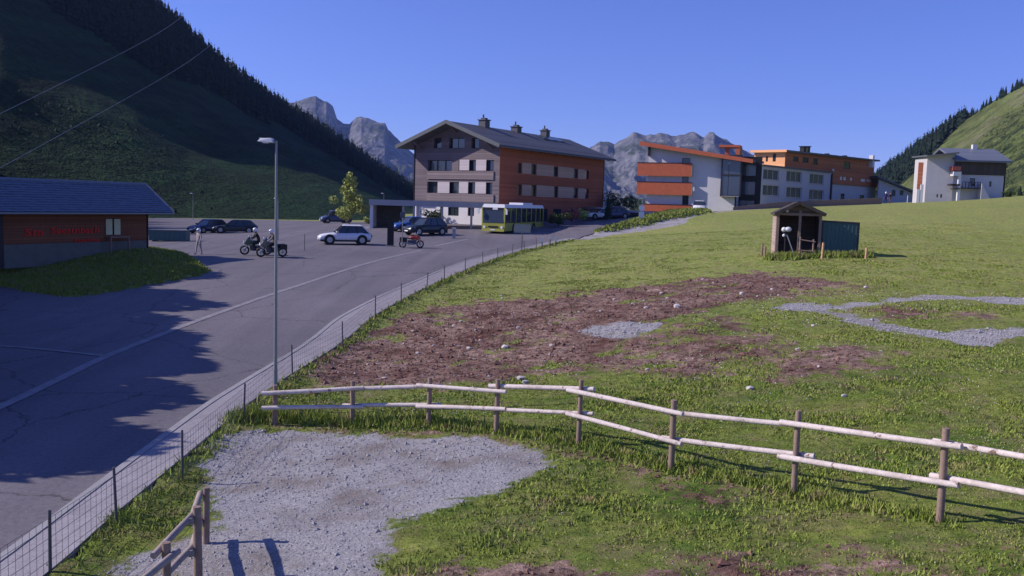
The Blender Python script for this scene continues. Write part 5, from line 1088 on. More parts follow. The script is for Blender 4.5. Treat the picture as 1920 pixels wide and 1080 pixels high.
def person(loc, yaw, label, pose='stand', jacket=(.05,.05,.06), legs=(.04,.045,.06), helmet=None, hair=(.06,.04,.03), h=1.76):
    o = empty('person', loc, yaw, label, 'person'); s = h / 1.76
    v = lambda x, y, z: (x * s, y * s, z * s)       # +x is forward
    if pose == 'ride':
        J = {'pelvis': (v(-.22, 0, .93), .145), 'belly': (v(-.17, 0, 1.09), .135), 'chest': (v(-.06, 0, 1.33), .155), 'neck': (v(.02, 0, 1.50), .06), 'head0': (v(.06, 0, 1.60), .085), 'head1': (v(.07, 0, 1.70), .09)}
        for sd, y in (('l', 1), ('r', -1)):
            J.update({'sh' + sd: (v(-.03, .18 * y, 1.42), .075), 'el' + sd: (v(.12, .31 * y, 1.20), .05), 'wr' + sd: (v(.33, .33 * y, 1.07), .033), 'ha' + sd: (v(.38, .33 * y, 1.05), .035),
                      'hp' + sd: (v(-.18, .11 * y, .90), .11), 'kn' + sd: (v(.22, .24 * y, .80), .07), 'an' + sd: (v(.02, .27 * y, .38), .045), 'to' + sd: (v(.2, .28 * y, .30), .04)})
    else:
        w = .10 if pose == 'walk' else 0
        J = {'pelvis': (v(0, 0, .94), .13), 'belly': (v(0, 0, 1.10), .125), 'chest': (v(.01, 0, 1.33), .145), 'neck': (v(.01, 0, 1.50), .055), 'head0': (v(.02, 0, 1.60), .080), 'head1': (v(.02, 0, 1.69), .085)}
        for sd, y in (('l', 1), ('r', -1)):
            J.update({'sh' + sd: (v(0, .18 * y, 1.42), .065), 'el' + sd: (v(-.03 + w * y, .25 * y, 1.14), .045), 'wr' + sd: (v(.05 + w * y * 2, .26 * y, .90), .03), 'ha' + sd: (v(.07 + w * y * 2, .26 * y, .83), .034),
                      'hp' + sd: (v(0, .09 * y, .90), .095), 'kn' + sd: (v(.03 - w * y, .10 * y, .50), .062), 'an' + sd: (v(-w * y * 2, .10 * y, .09), .042), 'to' + sd: (v(.15 - w * y * 2, .12 * y, .04), .04)})
    E = [('pelvis', 'belly'), ('belly', 'chest'), ('chest', 'neck'), ('neck', 'head0'), ('head0', 'head1')]
    for sd in 'lr': E += [('chest', 'sh' + sd), ('sh' + sd, 'el' + sd), ('el' + sd, 'wr' + sd), ('wr' + sd, 'ha' + sd), ('pelvis', 'hp' + sd), ('hp' + sd, 'kn' + sd), ('kn' + sd, 'an' + sd), ('an' + sd, 'to' + sd)]
    mats = [mat('jacket_cloth', jacket, .85, .15, 6), mat('trouser_cloth', legs, .85, .15, 6), mat('skin', (.52,.32,.24), .6, .08, 5), mat('shoe_leather', (.03,.025,.022), .6, .2, 6)]
    def zone(a, b_):
        if a in ('neck', 'head0'): return 2
        if a[:2] == 'wr': return 2 if pose != 'ride' else 3
        if a[:2] == 'an': return 3
        if a[:2] in ('hp', 'kn') or (a == 'pelvis' and b_[:2] == 'hp'): return 1
        return 0
    skin_body('body', J, E, mats, zone, o)
    hx, hy, hz = J['head1'][0]
    for sd, y in (('l', 1), ('r', -1)):   # four fingers and a thumb on each hand
        w0, h0 = Vector(J['wr' + sd][0]), Vector(J['ha' + sd][0]); d = (h0 - w0).normalized(); fw_v = Vector((1, 0, 0)) if abs(d.z) > .6 else Vector((0, 0, -1)); lat = d.cross(fw_v).normalized()
        m = MB()
        for k, ln_ in enumerate((.068, .078, .074, .058)):
            b0 = h0 + lat * ((k - 1.5) * .019); b1 = b0 + d * ln_ * .55 + fw_v * .008; b2 = b1 + d * ln_ * .35 + fw_v * .03; m.tube(b0, b1, .0095, .009, 6); m.tube(b1, b2, .009, .007, 6)
        t0 = h0 - d * .03 - lat * .03; t1 = t0 + d * .03 - lat * .025 + fw_v * .02; m.tube(t0, t1, .011, .010, 6); m.tube(t1, t1 + d * .03 + fw_v * .012, .010, .008, 6)
        m.build('fingers', mats[2 if pose != 'ride' else 3], o)
    if helmet:
        m = MB(); m.ball((hx - .01, 0, hz - .01), .148, 14, 10, (1.08, .92, 1.05)); m.build('helmet', paint('helmet_paint', helmet), o)
        m = MB(); m.ball((hx + .045, 0, hz - .015), .118, 12, 8, (1.0, .93, .55)); m.build('visor', M['black'], o)
    else:
        m = MB(); m.ball((hx - .022, 0, hz + .03), .107, 12, 8, (1.05, .9, .95)); m.build('hair', mat('hair', hair, .8, .2, 9), o)
        m = MB(); m.hexa([(hx + .075, -.012, hz - .05), (hx + .108, -.010, hz - .055), (hx + .108, .010, hz - .055), (hx + .075, .012, hz - .05), (hx + .075, -.008, hz - .0), (hx + .085, -.006, hz - .0), (hx + .085, .006, hz), (hx + .075, .008, hz)]); m.build('nose', mats[2], o)
        m = MB()
        for y in (-1, 1): m.ball((hx + .078, .032 * y, hz + .004), .010, 6, 4)
        m.build('eyes', M['black'], o); m = MB(); m.box(hx + .072, hx + .083, -.022, .022, hz - .085, hz - .078); m.build('mouth', mat('lips', (.35,.14,.12), .6, .05), o)
        m = MB()
        for y in (-1, 1): m.ball((hx, .088 * y, hz - .02), .022, 6, 5, (.6, .4, 1.2))
        m.build('ears', mats[2], o)
    return o
for px_, Y_, yw, col, lb, rl_, hel in ((480, 60, 205, (.10,.14,.09), 'dark motorcycle with bright headlight, left one of two on the sunlit parking ground', 'rider in black with a white helmet on the left of the two motorcycles', (.8,.82,.85)),
                                 (510, 58.5, 215, (.16,.15,.10), 'dark motorcycle right behind the tall lamp pole, right one of two riding in', 'rider in grey-brown with a white helmet on the motorcycle behind the lamp pole', (.85,.85,.88))):
    P = at(px_, Y_); g = on_ground(P); make_moto(g, R(yw), col, lb); person((g[0], g[1], g[2]), R(yw), rl_, 'ride', jacket=(.02,.024,.022) if px_ < 500 else (.14,.11,.10), legs=(.02,.022,.02), helmet=hel)
P = at(373, 60.5); person(on_ground(P), R(250), 'person in pale grey riding suit and white helmet standing left of the motorcycles', 'walk', jacket=(.42,.36,.38), legs=(.33,.33,.32), helmet=(.8,.8,.82), h=1.74)
P = at(771, 73); make_moto(on_ground(P), R(20), (.42,.05,.03), 'red-brown motorcycle parked beside the black information pillar')
P = at(1660, 139.5); person(on_ground(P, .05), R(260), 'person in dark blue with white helmet on the meadow crest, left one of two', 'stand', jacket=(.05,.03,.16), legs=(.03,.02,.06), helmet=(.8,.82,.85), h=1.8)
P = at(1668, 139); person(on_ground(P, .05), R(300), 'person in dark clothes standing on the meadow crest, right of two', 'walk', jacket=(.05,.04,.05), legs=(.16,.06,.05), h=1.7)
# ================================================================= STREET FURNITURE
def lamp(P, H, label, arm=0.75, head=.62, r=.046, two=False):
    o = empty('street_lamp', on_ground(P, -.05), R(0), label, 'street lamp')
    m = MB(); m.tube((0, 0, 0), (0, 0, 1.1), r * 1.25, r * 1.25, 12); m.tube((0, 0, 1.1), (0, 0, H), r, r * .62, 12); m.build('pole', M['galv'], o)
    m = MB(); m.tube((0, 0, H - .03), (-arm, 0, H + .05), .03, .028, 8); a = m.build('arm', M['galv'], o)
    m = MB(); m.hexa([(-arm - .02, -.11, H - .03), (-.06, -.13, H - .05), (-.06, .13, H - .05), (-arm - .02, .11, H - .03), (-arm + .05, -.08, H + .05), (-.1, -.11, H + .06), (-.1, .11, H + .06), (-arm + .05, .08, H + .05)]); h_ = m.build('lamp_head', M['frame_white'], o)
    m = MB(); m.box(-arm + .1, -.2, -.08, .08, H - .065, H - .045); m.build('lamp_glass', M['lampglass'], h_)
    m = MB(); m.box(-.02, .02, r, r + .02, .5, .9); m.build('service_door', M['galv'], o)
    return o
Pl = G(516, 770); Hl = z_for(Pl[0], Pl[1], 264) - T(Pl[0], Pl[1])[0]
o = lamp(Pl, Hl + .05, 'tall galvanised street lamp rising beside the pavement in front of the parking ground', arm=.42)
P = at(521, 78); lamp(P, z_for(P[0], P[1], 371) - P[2], 'thin street lamp seen just right of the tall near lamp pole', arm=-.35 if False else .35)
P = at(362, 150); lamp(P, z_for(P[0], P[1], 362) - P[2], 'thin distant lamp pole at the foot of the shaded mountain', arm=.5)
P = at(719, 128); lamp(P, z_for(P[0], P[1], 362) - P[2], 'short pole showing above the left end of the carport roof', arm=.4)
# black information pillar, flag pole sign, bollards
def thing_mesh(name, label, cat, P, fn, group=None, rz=0, dz=0):
    o = empty(name, on_ground(P, dz), rz, label, cat, group); fn(o); return o
def info(o):
    box_part('panel', M['black'], o, -.26, .26, -.12, .12, .1, 2.15); box_part('plinth', M['concrete'], o, -.34, .34, -.2, .2, -.05, .1)
thing_mesh('information_pillar', 'slim black information pillar standing on the sunny forecourt', 'pillar', at(732, 73.5), info)
def signpost(h, w, hh, m1='galv', m2='plate', zc=None):
    def f(o):
        m = MB(); m.tube((0, 0, 0), (0, 0, h), .035, n=8); m.build('pole', M[m1], o); box_part('sign_plate', M[m2], o, -w / 2, w / 2, -.06, -.035, h - hh, h)
    return f
thing_mesh('sign_pole', 'pale thin pole with small blue plate beside the red motorcycle', 'pole', at(754, 72), signpost(3.0, .42, .5, 'galv', 'glass_blue'))
thing_mesh('road_sign', 'grey back of a rectangular road sign in front of the bus', 'sign', G(978, 474), signpost(2.15, 1.25, .62, 'post_metal', 'galv'), rz=R(5))
thing_mesh('bollard', 'pale bollard left of the bus on the forecourt', 'bollard', at(851, 84), lambda o: (box_part('post', M['concrete'], o, -.14, .14, -.14, .14, 0, .95), box_part('cap', M['frame_white'], o, -.17, .17, -.17, .17, .95, 1.05)))
thing_mesh('marker_pole', 'thin grey marker pole alone on the parking ground right of the motorcycles', 'pole', at(571, 66), lambda o: MB().tube((0, 0, 0), (0, 0, 1.25), .025, n=6).build('pole', M['post_metal'], o) and None)
for k, (px_, py_, h_, lb) in enumerate(((1016, 467, .9, 'leftmost'), (1031, 465, 1.05, 'middle, white-topped'), (1042, 462, .8, 'rightmost'))):
    def f(o, h_=h_):
        MB().tube((0, 0, 0), (0, 0, h_ - .35), .05, n=8).build('shaft', M['post_metal'], o); box_part('reflector_head', M['frame_white'], o, -.09, .09, -.04, .04, h_ - .35, h_)
    thing_mesh('delineator_post', lb + ' of three short roadside posts at the far end of the pavement', 'post', G(px_, py_), f, 'roadside posts at the pavement end')
def rsign(o):
    MB().tube((0, 0, 0), (0, 0, 2.0), .035, n=8).build('pole', M['galv'], o); MB().disc((0, -.06, 1.75), (0, 1, 0), .34, .03, 18).build('round_sign', M['frame_white'], o); box_part('lower_plate', M['frame_white'], o, -.3, .3, -.075, -.045, .55, 1.32)
thing_mesh('road_sign', 'white round sign above a white plate at the edge of the grass bank', 'sign', G(1202, 419), rsign)
# stakes and boundary posts round the shed
for px_, py_, h_, mt_, lb in ((1541, 486, .9, 'post_new', 'fresh orange wooden stake between shed and blue-green box'), (1623, 486, .62, 'post_new', 'short pale stake right of the blue-green box'), (1428, 480, .72, 'post_wood', 'thin weathered stake left of the shed, outer one'), (1434, 482, .6, 'post_wood', 'short weathered stake left of the shed, next to the side wall'), (1701, 381, 1.2, 'rail_wood', 'pale stake on the meadow crest before the low house')):
    P = G(px_, py_) if py_ > 400 else at(px_, 139); o = MB().tube((0, 0, -.1), (random.uniform(-.03, .03), 0, h_), .065, .06, 8).build('wooden_stake', M[mt_]); o.location = on_ground(P, 0); tag(o, lb, 'stake')
# low retaining board fence under the annexe
fa = empty('board_fence', (0, 0, 0), 0, 'long low weathered board fence along the crest below the annexe', 'fence')
pts = [at(1375, 128), at(1430, 131), at(1500, 135), at(1580, 138.5), at(1652, 141)]; fp = resample(np.array(pts), .18)
tops = np.interp(np.linspace(0, 1, len(fp)), [0, .3, 1], [.5, .95, 1.05])
bm_ = MB().box(-.08, .08, -.015, .015, 0, 1).mesh('board', M['post_wood'])
for i in range(0, len(fp), 1):
    if i >= 290: break
    o = link_mesh('board', bm_, fa); z = T(fp[i, 0], fp[i, 1])[0]; o.location = (fp[i, 0], fp[i, 1], z - .05); dd = fp[min(i + 1, len(fp) - 1)] - fp[max(i - 1, 0)]; o.rotation_euler = (0, 0, math.atan2(dd[1], dd[0])); o.scale = (1, 1, tops[i] * random.uniform(.95, 1.05))
for zf in (.3, .75):
    m = MB()
    for i in range(0, min(len(fp), 290) - 12, 12): a, b_ = fp[i], fp[i + 12]; m.bar((a[0], a[1] + .05, T(*a)[0] + zf * tops[i]), (b_[0], b_[1] + .05, T(*b_)[0] + zf * tops[i + 12]), .05, .08)
    m.build('rail', M['post_wood'], fa)
# ================================================================= FENCES
# split-rail fence across the foreground
def log_fence(posts, label, rails, ext=.28, rm='rail_wood'):
    "posts: (px, py base, px top, py top); rails: heights as a fraction of the post"
    f = empty('rail_fence', (0, 0, 0), 0, label, 'fence'); B = []
    for (bx, by, tx, ty) in posts:
        P = G(bx, by); zt = z_for(P[0], P[1], ty); ld = (tx - bx) - (ty - by) * 0; B.append((P, zt))
        m = MB(); r_ = random.uniform(.052, .062); m.tube((P[0], P[1], P[2] - .2), (P[0] + random.uniform(-.02, .02), P[1], zt), r_, r_ * .9, 9); m.build('post', M['post_wood'], f)
    for i in range(len(B) - 1):
        (P, zt), (Q, zt2) = B[i], B[i + 1]; d = np.array([Q[0] - P[0], Q[1] - P[1]]); L_ = np.linalg.norm(d); d /= L_; nrm = np.array([d[1], -d[0]]); sgn = 1 if i % 2 else -1
        if nrm[1] > 0: nrm = -nrm
        for fr_ in rails:
            za, zb_ = P[2] + (zt - P[2]) * (fr_ + random.uniform(-.035, .035)), Q[2] + (zt2 - Q[2]) * (fr_ + random.uniform(-.03, .03)); o_ = nrm * .085 * (1 if i % 2 == 0 else -1)
            if i % 2: za += .02; zb_ += .02
            a = (P[0] - d[0] * ext + o_[0], P[1] - d[1] * ext + o_[1], za - (zb_ - za) / L_ * ext); b_ = (Q[0] + d[0] * ext + o_[0], Q[1] + d[1] * ext + o_[1], zb_ + (zb_ - za) / L_ * ext)
            m = MB(); A = Vector(a); Bv = Vector(b_); n_ = 6; pr = A; 
            sag = random.uniform(-.012, .012); r0_ = random.uniform(.045, .055)
            for k in range(1, n_ + 1):
                t = k / n_; c = A.lerp(Bv, t) + Vector((0, 0, sag * math.sin(math.pi * t))); m.tube(pr, c, r0_ * (1 - .1 * (t - 1 / n_)), r0_ * (1 - .1 * t), 8, cap=(k in (1, n_))); pr = c
            m.build('rail', M[rm], f)
    return f
log_fence([(515,797,516,722),(660,797,656,714),(803,800,800,708),(930,812,930,711),(1084,834,1084,712),(1258,882,1267,750),(1488,924,1503,770),(1762,978,1784,803),(2080,1060,2110,850)], 'long split-rail fence of pale peeled rails crossing the foreground meadow', (.82, .44))
log_fence([(386,1016,368,914),(372,1092,350,950),(312,1150,290,1017),(200,1275,190,1110)], 'short dark-posted rail fence at the lower left corner beside the gravel', (.84, .42), .15, 'rail_dark')
# pasture netting on thin posts along the pavement
wf = empty('wire_fence', (0, 0, 0), 0, 'low wire netting fence on thin dark posts along the pavement edge', 'fence')
wpx = [(-60,1190),(78,1088),(205,990),(330,905),(447,797),(541,708),(636,655),(698,600),(747,573),(795,549),(829,529),(868,513),(902,499),(930,490),(957,481),(980,473.5),(1003,468)]
wp = [G(*p) for p in wpx]
for P in wp: P[0] += .12; P[2] = T(P[0], P[1])[0]
hgt = [1.0 if i < 10 else .9 for i in range(len(wp))]
for i, P in enumerate(wp):
    m = MB(); lx = random.uniform(-.05, .05); m.tube((P[0], P[1], P[2]), (P[0] + lx, P[1], P[2] + hgt[i]), .026, .022, 7); m.build('post', M['post_metal'], wf)
m = MB()
for i in range(len(wp) - 1):
    A, B_ = wp[i], wp[i + 1]; L_ = np.linalg.norm(B_[:2] - A[:2])
    for z_ in (.12, .28, .44, .60, .76, .88):
        m.bar((A[0], A[1], A[2] + z_), (B_[0], B_[1], B_[2] + z_), .005, .005)
    n_ = int(L_ / .16)
    for k in range(1, n_):
        q = A + (B_ - A) * k / n_; m.bar((q[0], q[1], q[2] + .1), (q[0] + .001, q[1], q[2] + .88), .004, .004)
o = m.build('wire_netting', M['post_metal'], wf); o['kind'] = 'stuff'

# two thin cables added along faint streaks, slanting up towards the mountain ridge
for (a, b_, lb) in (((-160, 292), (345, 28), 'upper one of two thin overhead cables rising across the shaded mountainside'), ((-160, 402), (395, 84), 'lower one of two thin overhead cables rising across the shaded mountainside')):
    A_, B__ = Vector(W(*a, 46)), Vector(W(*b_, 430)); m = MB(); pr = A_
    for k in range(1, 17): t = k / 16; c = A_.lerp(B__, t) - Vector((0, 0, 1.2 * math.sin(math.pi * t))); m.tube(pr, c, .016 + .05 * (t - 1/16), .016 + .05 * t, 5, cap=False); pr = c
    tag(m.build('added_cable', M['galv']), lb, 'cable', 'overhead cables before the mountain')
# ================================================================= PLANTS AND STONES
def leaf_crown(name, blobs, n, size, m_, parent, seed=1):
    rg_ = np.random.default_rng(seed); V = []; 
    w = np.array([b_[1] ** 2 for b_ in blobs]); ids = rg_.choice(len(blobs), n, p=w / w.sum())
    c = np.array([blobs[i][0] for i in ids]); r = np.array([blobs[i][1] for i in ids])[:, None]
    d = rg_.normal(size=(n, 3)); d /= np.linalg.norm(d, axis=1)[:, None]; c = c + d * r * rg_.uniform(.55, 1.05, (n, 1)) ** .6 * np.array([1, 1, .9])
    a = rg_.normal(size=(n, 3)); a /= np.linalg.norm(a, axis=1)[:, None]; b_ = np.cross(a, rg_.normal(size=(n, 3))); b_ /= np.linalg.norm(b_, axis=1)[:, None]; s = size * rg_.uniform(.6, 1.3, (n, 1))
    V = np.stack([c - a * s, c + b_ * s * .6, c + a * s, c - b_ * s * .6], 1).reshape(-1, 3); f = np.arange(4 * n).reshape(n, 4)
    return link_mesh(name, np_mesh(name, V, f, m_, False), parent)
M['leaf_lit'] = mat('fresh_leaves', (.36,.40,.11), .7, .35, 2); M['leaf_dark'] = mat('dark_leaves', (.05,.075,.025), .8, .35, 2); M['grass_tall'] = mat('tall_grass', (.13,.19,.04), .9, .3, 1)
P = at(655, 118); g = on_ground(P, 0); Ht = z_for(P[0], P[1], 320) - P[2]
tr = empty('young_tree', g, 0, 'young yellow-green broadleaf tree with pointed crown standing at the edge of the car park', 'tree')
m = MB(); m.tube((0, 0, -.1), (.02, 0, Ht * .75), .10, .03, 9)
tr_rg = random.Random(5); blobs = []
for k in range(30):
    t = k / 29; z = Ht * (.17 + .72 * t); rr_ = Ht * .30 * (1 - t) ** .8 * tr_rg.uniform(.55, 1.45) + .06; a = tr_rg.uniform(0, 6.28); c = (rr_ * math.cos(a), rr_ * math.sin(a) * .9, z); blobs.append((c, Ht * (.10 - .045 * t) * tr_rg.uniform(.8, 1.25)))
    m.tube((0, 0, z - Ht * .08), c, .03 * (1 - t * .6), .01, 5)
blobs += [((0, 0, Ht * .94), Ht * .05), ((.05, 0, Ht * .86), Ht * .06), ((-.05, 0, Ht * .45), Ht * .14), ((.1, 0, Ht * .3), Ht * .15)]
m.build('trunk', M['bark'], tr); leaf_crown('crown', blobs, 3000, .17, M['leaf_lit'], tr, 3)
P = at(1139, 108); put_spruce(on_ground(P, 0), z_for(P[0], P[1], 362) - P[2], 'needles', 'small dark conifer at the right end of the hotel, behind the flat garage', None, .9)
def bush(px, Y, h, w, key, label, n=900, cat='bush', sz=.12, seed=1, nm='bush', dz=0):
    P = at(px, Y); r_ = random.Random(seed); bl = [((r_.uniform(-w, w) * .6, r_.uniform(-w, w) * .4, h * r_.uniform(.25, .75)), h * r_.uniform(.22, .36)) for _ in range(8)]
    o = empty(nm, on_ground(P, dz), 0, label, cat); leaf_crown('foliage', bl, n, sz, M[key], o, seed)
    m = MB(); [m.tube((0, 0, -.05), (b_[0][0] * .7, b_[0][1] * .7, b_[0][2]), .03, .01, 5) for b_ in bl[:4]]; m.build('stem', M['bark'], o)
M['blossom'] = mat('red_pink_blossom', (.30,.11,.09), .8, .3, 3)
bush(1162, 122, 3.0, 3.0, 'leaf_dark', 'olive bush on the slope behind the flat garage', 1500, seed=4, dz=.4)
bush(1185, 124, 2.2, 2.4, 'leaf_lit', 'paler bush on the slope right above the flat garage roof', 1100, seed=5, dz=.3)
bush(1072, 103.5, 1.7, 1.2, 'blossom', 'rounded red-pink flowering bush at the foot of the red-brown hotel wall', 900, seed=6, dz=.3)
bush(1048, 100.5, 1.7, 1.6, 'leaf_dark', 'dark green bush behind the bus at the foot of the hotel wall', 800, seed=7, dz=.2)
bush(1097, 107, 1.5, 1.0, 'leaf_lit', 'small yellow-green bush right of the flowering bush at the hotel wall', 500, seed=8, dz=.2)
bush(692, 112, 1.0, .8, 'leaf_lit', 'low pale bush left of the carport end wall', 400, seed=9)
bush(808, 106, 1.9, 1.3, 'leaf_dark', 'dark green shrub in the hotel passage behind the carport', 700, seed=10)
bush(1893, 139, 1.0, 1.6, 'leaf_dark', 'low dark shrub on the crest at the right end of the chalet', 600, seed=11)
P = at(1912, 141); put_spruce(on_ground(P, 0), 1.7, 'needles', 'knee-high dark young conifer on the crest near the right picture edge', None, 1.3)
P = at(318, 76); o = empty('container_box', on_ground(P, 0), R(4), 'low dark blue-green container box standing right of the kiosk on the car park', 'container')
MB().box(-1.55, 1.55, -.6, .6, .08, .92).build('body', M['teal'], o); MB().box(-1.6, 1.6, -.65, .65, .92, 1.0).build('lid', M['roof_edge'], o)
for k in range(8): box_part('rib', M['teal'], o, -1.5 + k * .41, -1.44 + k * .41, -.63, -.6, .1, .9)
for a in (-1.3, 1.1): box_part('foot', M['black'], o, a, a + .2, -.5, .5, -.05, .08)
# spruce edge at the foot of the mountain, just left of the picture: it keeps the far car park in shade
for k in range(15):
    y_ = 93 + k * 4.3; put_spruce((-.585 * y_ - 5 - random.uniform(0, 3), y_, float(T(-.585 * y_ - 5, y_)[0]) - .3), random.uniform(21, 27), 'needles', 'tall spruce in the dark row left of the far car park', 'tall spruces left of the far car park', 1.25)
# round maples added out of frame to shade the side road and left lane
for k in range(12):
    y_ = 20.5 + k * 3.2; x_ = -.6 * y_ - 8.6 + random.uniform(-.5, .5); h_ = 7.8 + k * .74 + random.uniform(-.3, .3); r_ = random.Random(40 + k)
    o = empty('added_maple_tree', (x_, y_, float(T(x_, y_)[0]) - .1), random.uniform(0, 6), 'round-crowned maple in the roadside row left of the road, shading the side road', 'tree', 'roadside maples at the left')
    bl = [((r_.uniform(-1, 1) * 1.9, r_.uniform(-1, 1) * 1.9, h_ * r_.uniform(.42, .86)), r_.uniform(1.3, 2.1)) for _ in range(16)]
    leaf_crown('crown', bl, 8000, .34, M['leaf_dark'], o, 60 + k)
    m = MB(); m.tube((0, 0, -.1), (.05, 0, h_ * .6), .17, .08, 9)
    for b_ in bl[:7]: m.tube((0, 0, h_ * .32), b_[0], .06, .02, 5)
    m.build('trunk', M['bark'], o)
# pale stones lying in the dug-up soil
M['stone'] = mat('pale_stone', (.55,.50,.48), .85, .2, 4, bmp=.01)
def stone_mesh(s):
    bm = bmesh.new(); bmesh.ops.create_icosphere(bm, subdivisions=1, radius=1); r_ = random.Random(s)
    for v in bm.verts: v.co *= r_.uniform(.72, 1.15); v.co.z *= .65
    me = bpy.data.meshes.new('stone'); bm.to_mesh(me); bm.free(); me.materials.append(M['stone']); return me
SM = [stone_mesh(i) for i in range(6)]
SP = [(1269,576,.17,'largest'),(946,653,.14,''),(879,655,.12,''),(851,612,.09,''),(1086,588,.08,''),(1035,649,.10,''),(775,622,.08,''),(971,617,.10,''),(864,603,.08,''),(892,622,.07,''),(1240,550,.09,''),(1252,561,.08,''),(1212,579,.10,''),(1186,571,.08,''),(1152,563,.09,''),(1126,585,.07,''),(1208,565,.08,''),(942,560,.08,''),(940,554,.07,''),(812,650,.07,''),(783,666,.07,''),(1390,553,.13,''),(1318,526,.09,''),(1447,543,.08,''),(1420,557,.07,''),(1624,540,.10,''),(1407,727,.12,''),(1582,743,.07,''),(976,712,.14,''),(984,718,.12,''),(689,686,.06,''),(1213,696,.07,''),(1495,657,.07,''),(1535,690,.06,''),(720,710,.07,''),(1524,611,.07,''),(1092,553,.07,''),(900,640,.06,''),(1022,585,.06,''),(757,646,.06,'')]
where = lambda x, y: 'by the fence' if y > 700 else ('in the left part of the dug-up soil' if x < 900 else ('in the middle of the dug-up soil' if x < 1150 else ('near the right end of the dug-up soil' if x < 1460 else 'on the right-hand grass')))
for k, (a, b_, s, l) in enumerate(SP):
    P = G(a, b_); o = link_mesh('stone', SM[k % 6]); o.location = (P[0], P[1], float(TZ(P[0], P[1])) + s * .25); o.scale = (s * random.uniform(.8, 1.2), s * random.uniform(.8, 1.2), s); o.rotation_euler = (0, 0, random.uniform(0, 6))
    tag(o, (l + ' ' if l else 'small ') + 'pale stone lying ' + where(a, b_), 'stone', 'pale stones on the meadow')
# pebbles and clods (stuff)
def scatter(n, box, test, rng_):
    x = rng_.uniform(box[0], box[1], n); y = rng_.uniform(box[2], box[3], n); k = test(x, y); return x[k], y[k]
def pebbles(name, x, y, s, m_, label, rng_):
    n = len(x); z = TZ(x, y); o8 = np.array([(1,0,0),(-1,0,0),(0,1,0),(0,-1,0),(0,0,.7),(0,0,-.7)], float); f8 = np.array([(0,2,4),(2,1,4),(1,3,4),(3,0,4),(2,0,5),(1,2,5),(3,1,5),(0,3,5)])
    a = rng_.uniform(0, 6.28, n); v = o8[None] * rng_.uniform(.6, 1.3, (n, 6, 1)) * s[:, None, None]; ca, sa = np.cos(a)[:, None], np.sin(a)[:, None]
    v = np.stack([v[..., 0] * ca - v[..., 1] * sa, v[..., 0] * sa + v[..., 1] * ca, v[..., 2]], -1) + np.stack([x, y, z + s * .2], -1)[:, None]
    f = (f8[None] + (np.arange(n) * 6)[:, None, None]).reshape(-1, 3); o = link_mesh(name, np_mesh(name, v.reshape(-1, 3), f, m_, False)); tag(o, label, kind='stuff')
r5 = np.random.default_rng(5)
def visible(x, y): 
    a, b_ = proj(np.stack([x, y, T(x, y)], -1)); return (a > -80) & (a < 2000) & (b_ < 1160)
M['pebble'] = mat('gravel_stone', (.33,.32,.33), .85, .35, 2); M['clod'] = mat('soil_clod', (.19,.10,.078), .95, .6, 1.1); M['pebble_l'] = mat('pale_pebble', (.55,.50,.49), .85, .2, 2)
x, y = scatter(160000, (-12, 34, 9, 50), lambda x, y: (MASK(gravA, x, y) > .45) & ~MASK(paved, x, y), r5); k = visible(x, y) & (r5.random(len(x)) < np.clip(26 / y, .3, 1)); x, y = x[k], y[k]
pebbles('gravel', x, y, r5.uniform(.006, .030, len(x)) * np.where(r5.random(len(x)) < .05, 1.9, 1) * np.clip(y / 16, .8, 1.6), M['pebble'], 'grey crushed gravel on the tracks and the yard', r5)
x, y = scatter(80000, (-12, 34, 9, 62), lambda x, y: (MASK(soilA, x, y) > .35) & (MASK(gravA, x, y) < .3) & ~MASK(paved, x, y), r5); k = visible(x, y); x, y = x[k], y[k]
s = r5.uniform(.012, .055, len(x)) * np.where(r5.random(len(x)) < .08, 2.2, 1); s *= np.where(MASK(soilA, x, y) > .7, 1, .6); j = r5.random(len(x)) < .05
pebbles('soil_clods', x[~j], y[~j], s[~j], M['clod'], 'reddish-brown clods of dug-up soil', r5); pebbles('pale_pebbles', x[j], y[j], s[j] * .62, M['pebble_l'], 'small pale pebbles strewn in the soil', r5)
x, y = scatter(8000, (-12, 40, 9, 36), lambda x, y: (MASK(gravA, x, y) < .3) & ~MASK(paved, x, y), r5); k = visible(x, y) & (fbm(x * .5, y * .5, 3) > -.05); x, y = x[k], y[k]
pebbles('clover_heads', x, y, r5.uniform(.008, .016, len(x)) * np.clip(y / 16, .8, 2), mat('clover_white', (.62,.62,.55), .8, .1, 2), 'white clover heads dotted over the meadow', r5); bpy.data.objects['clover_heads'].location.z = .07
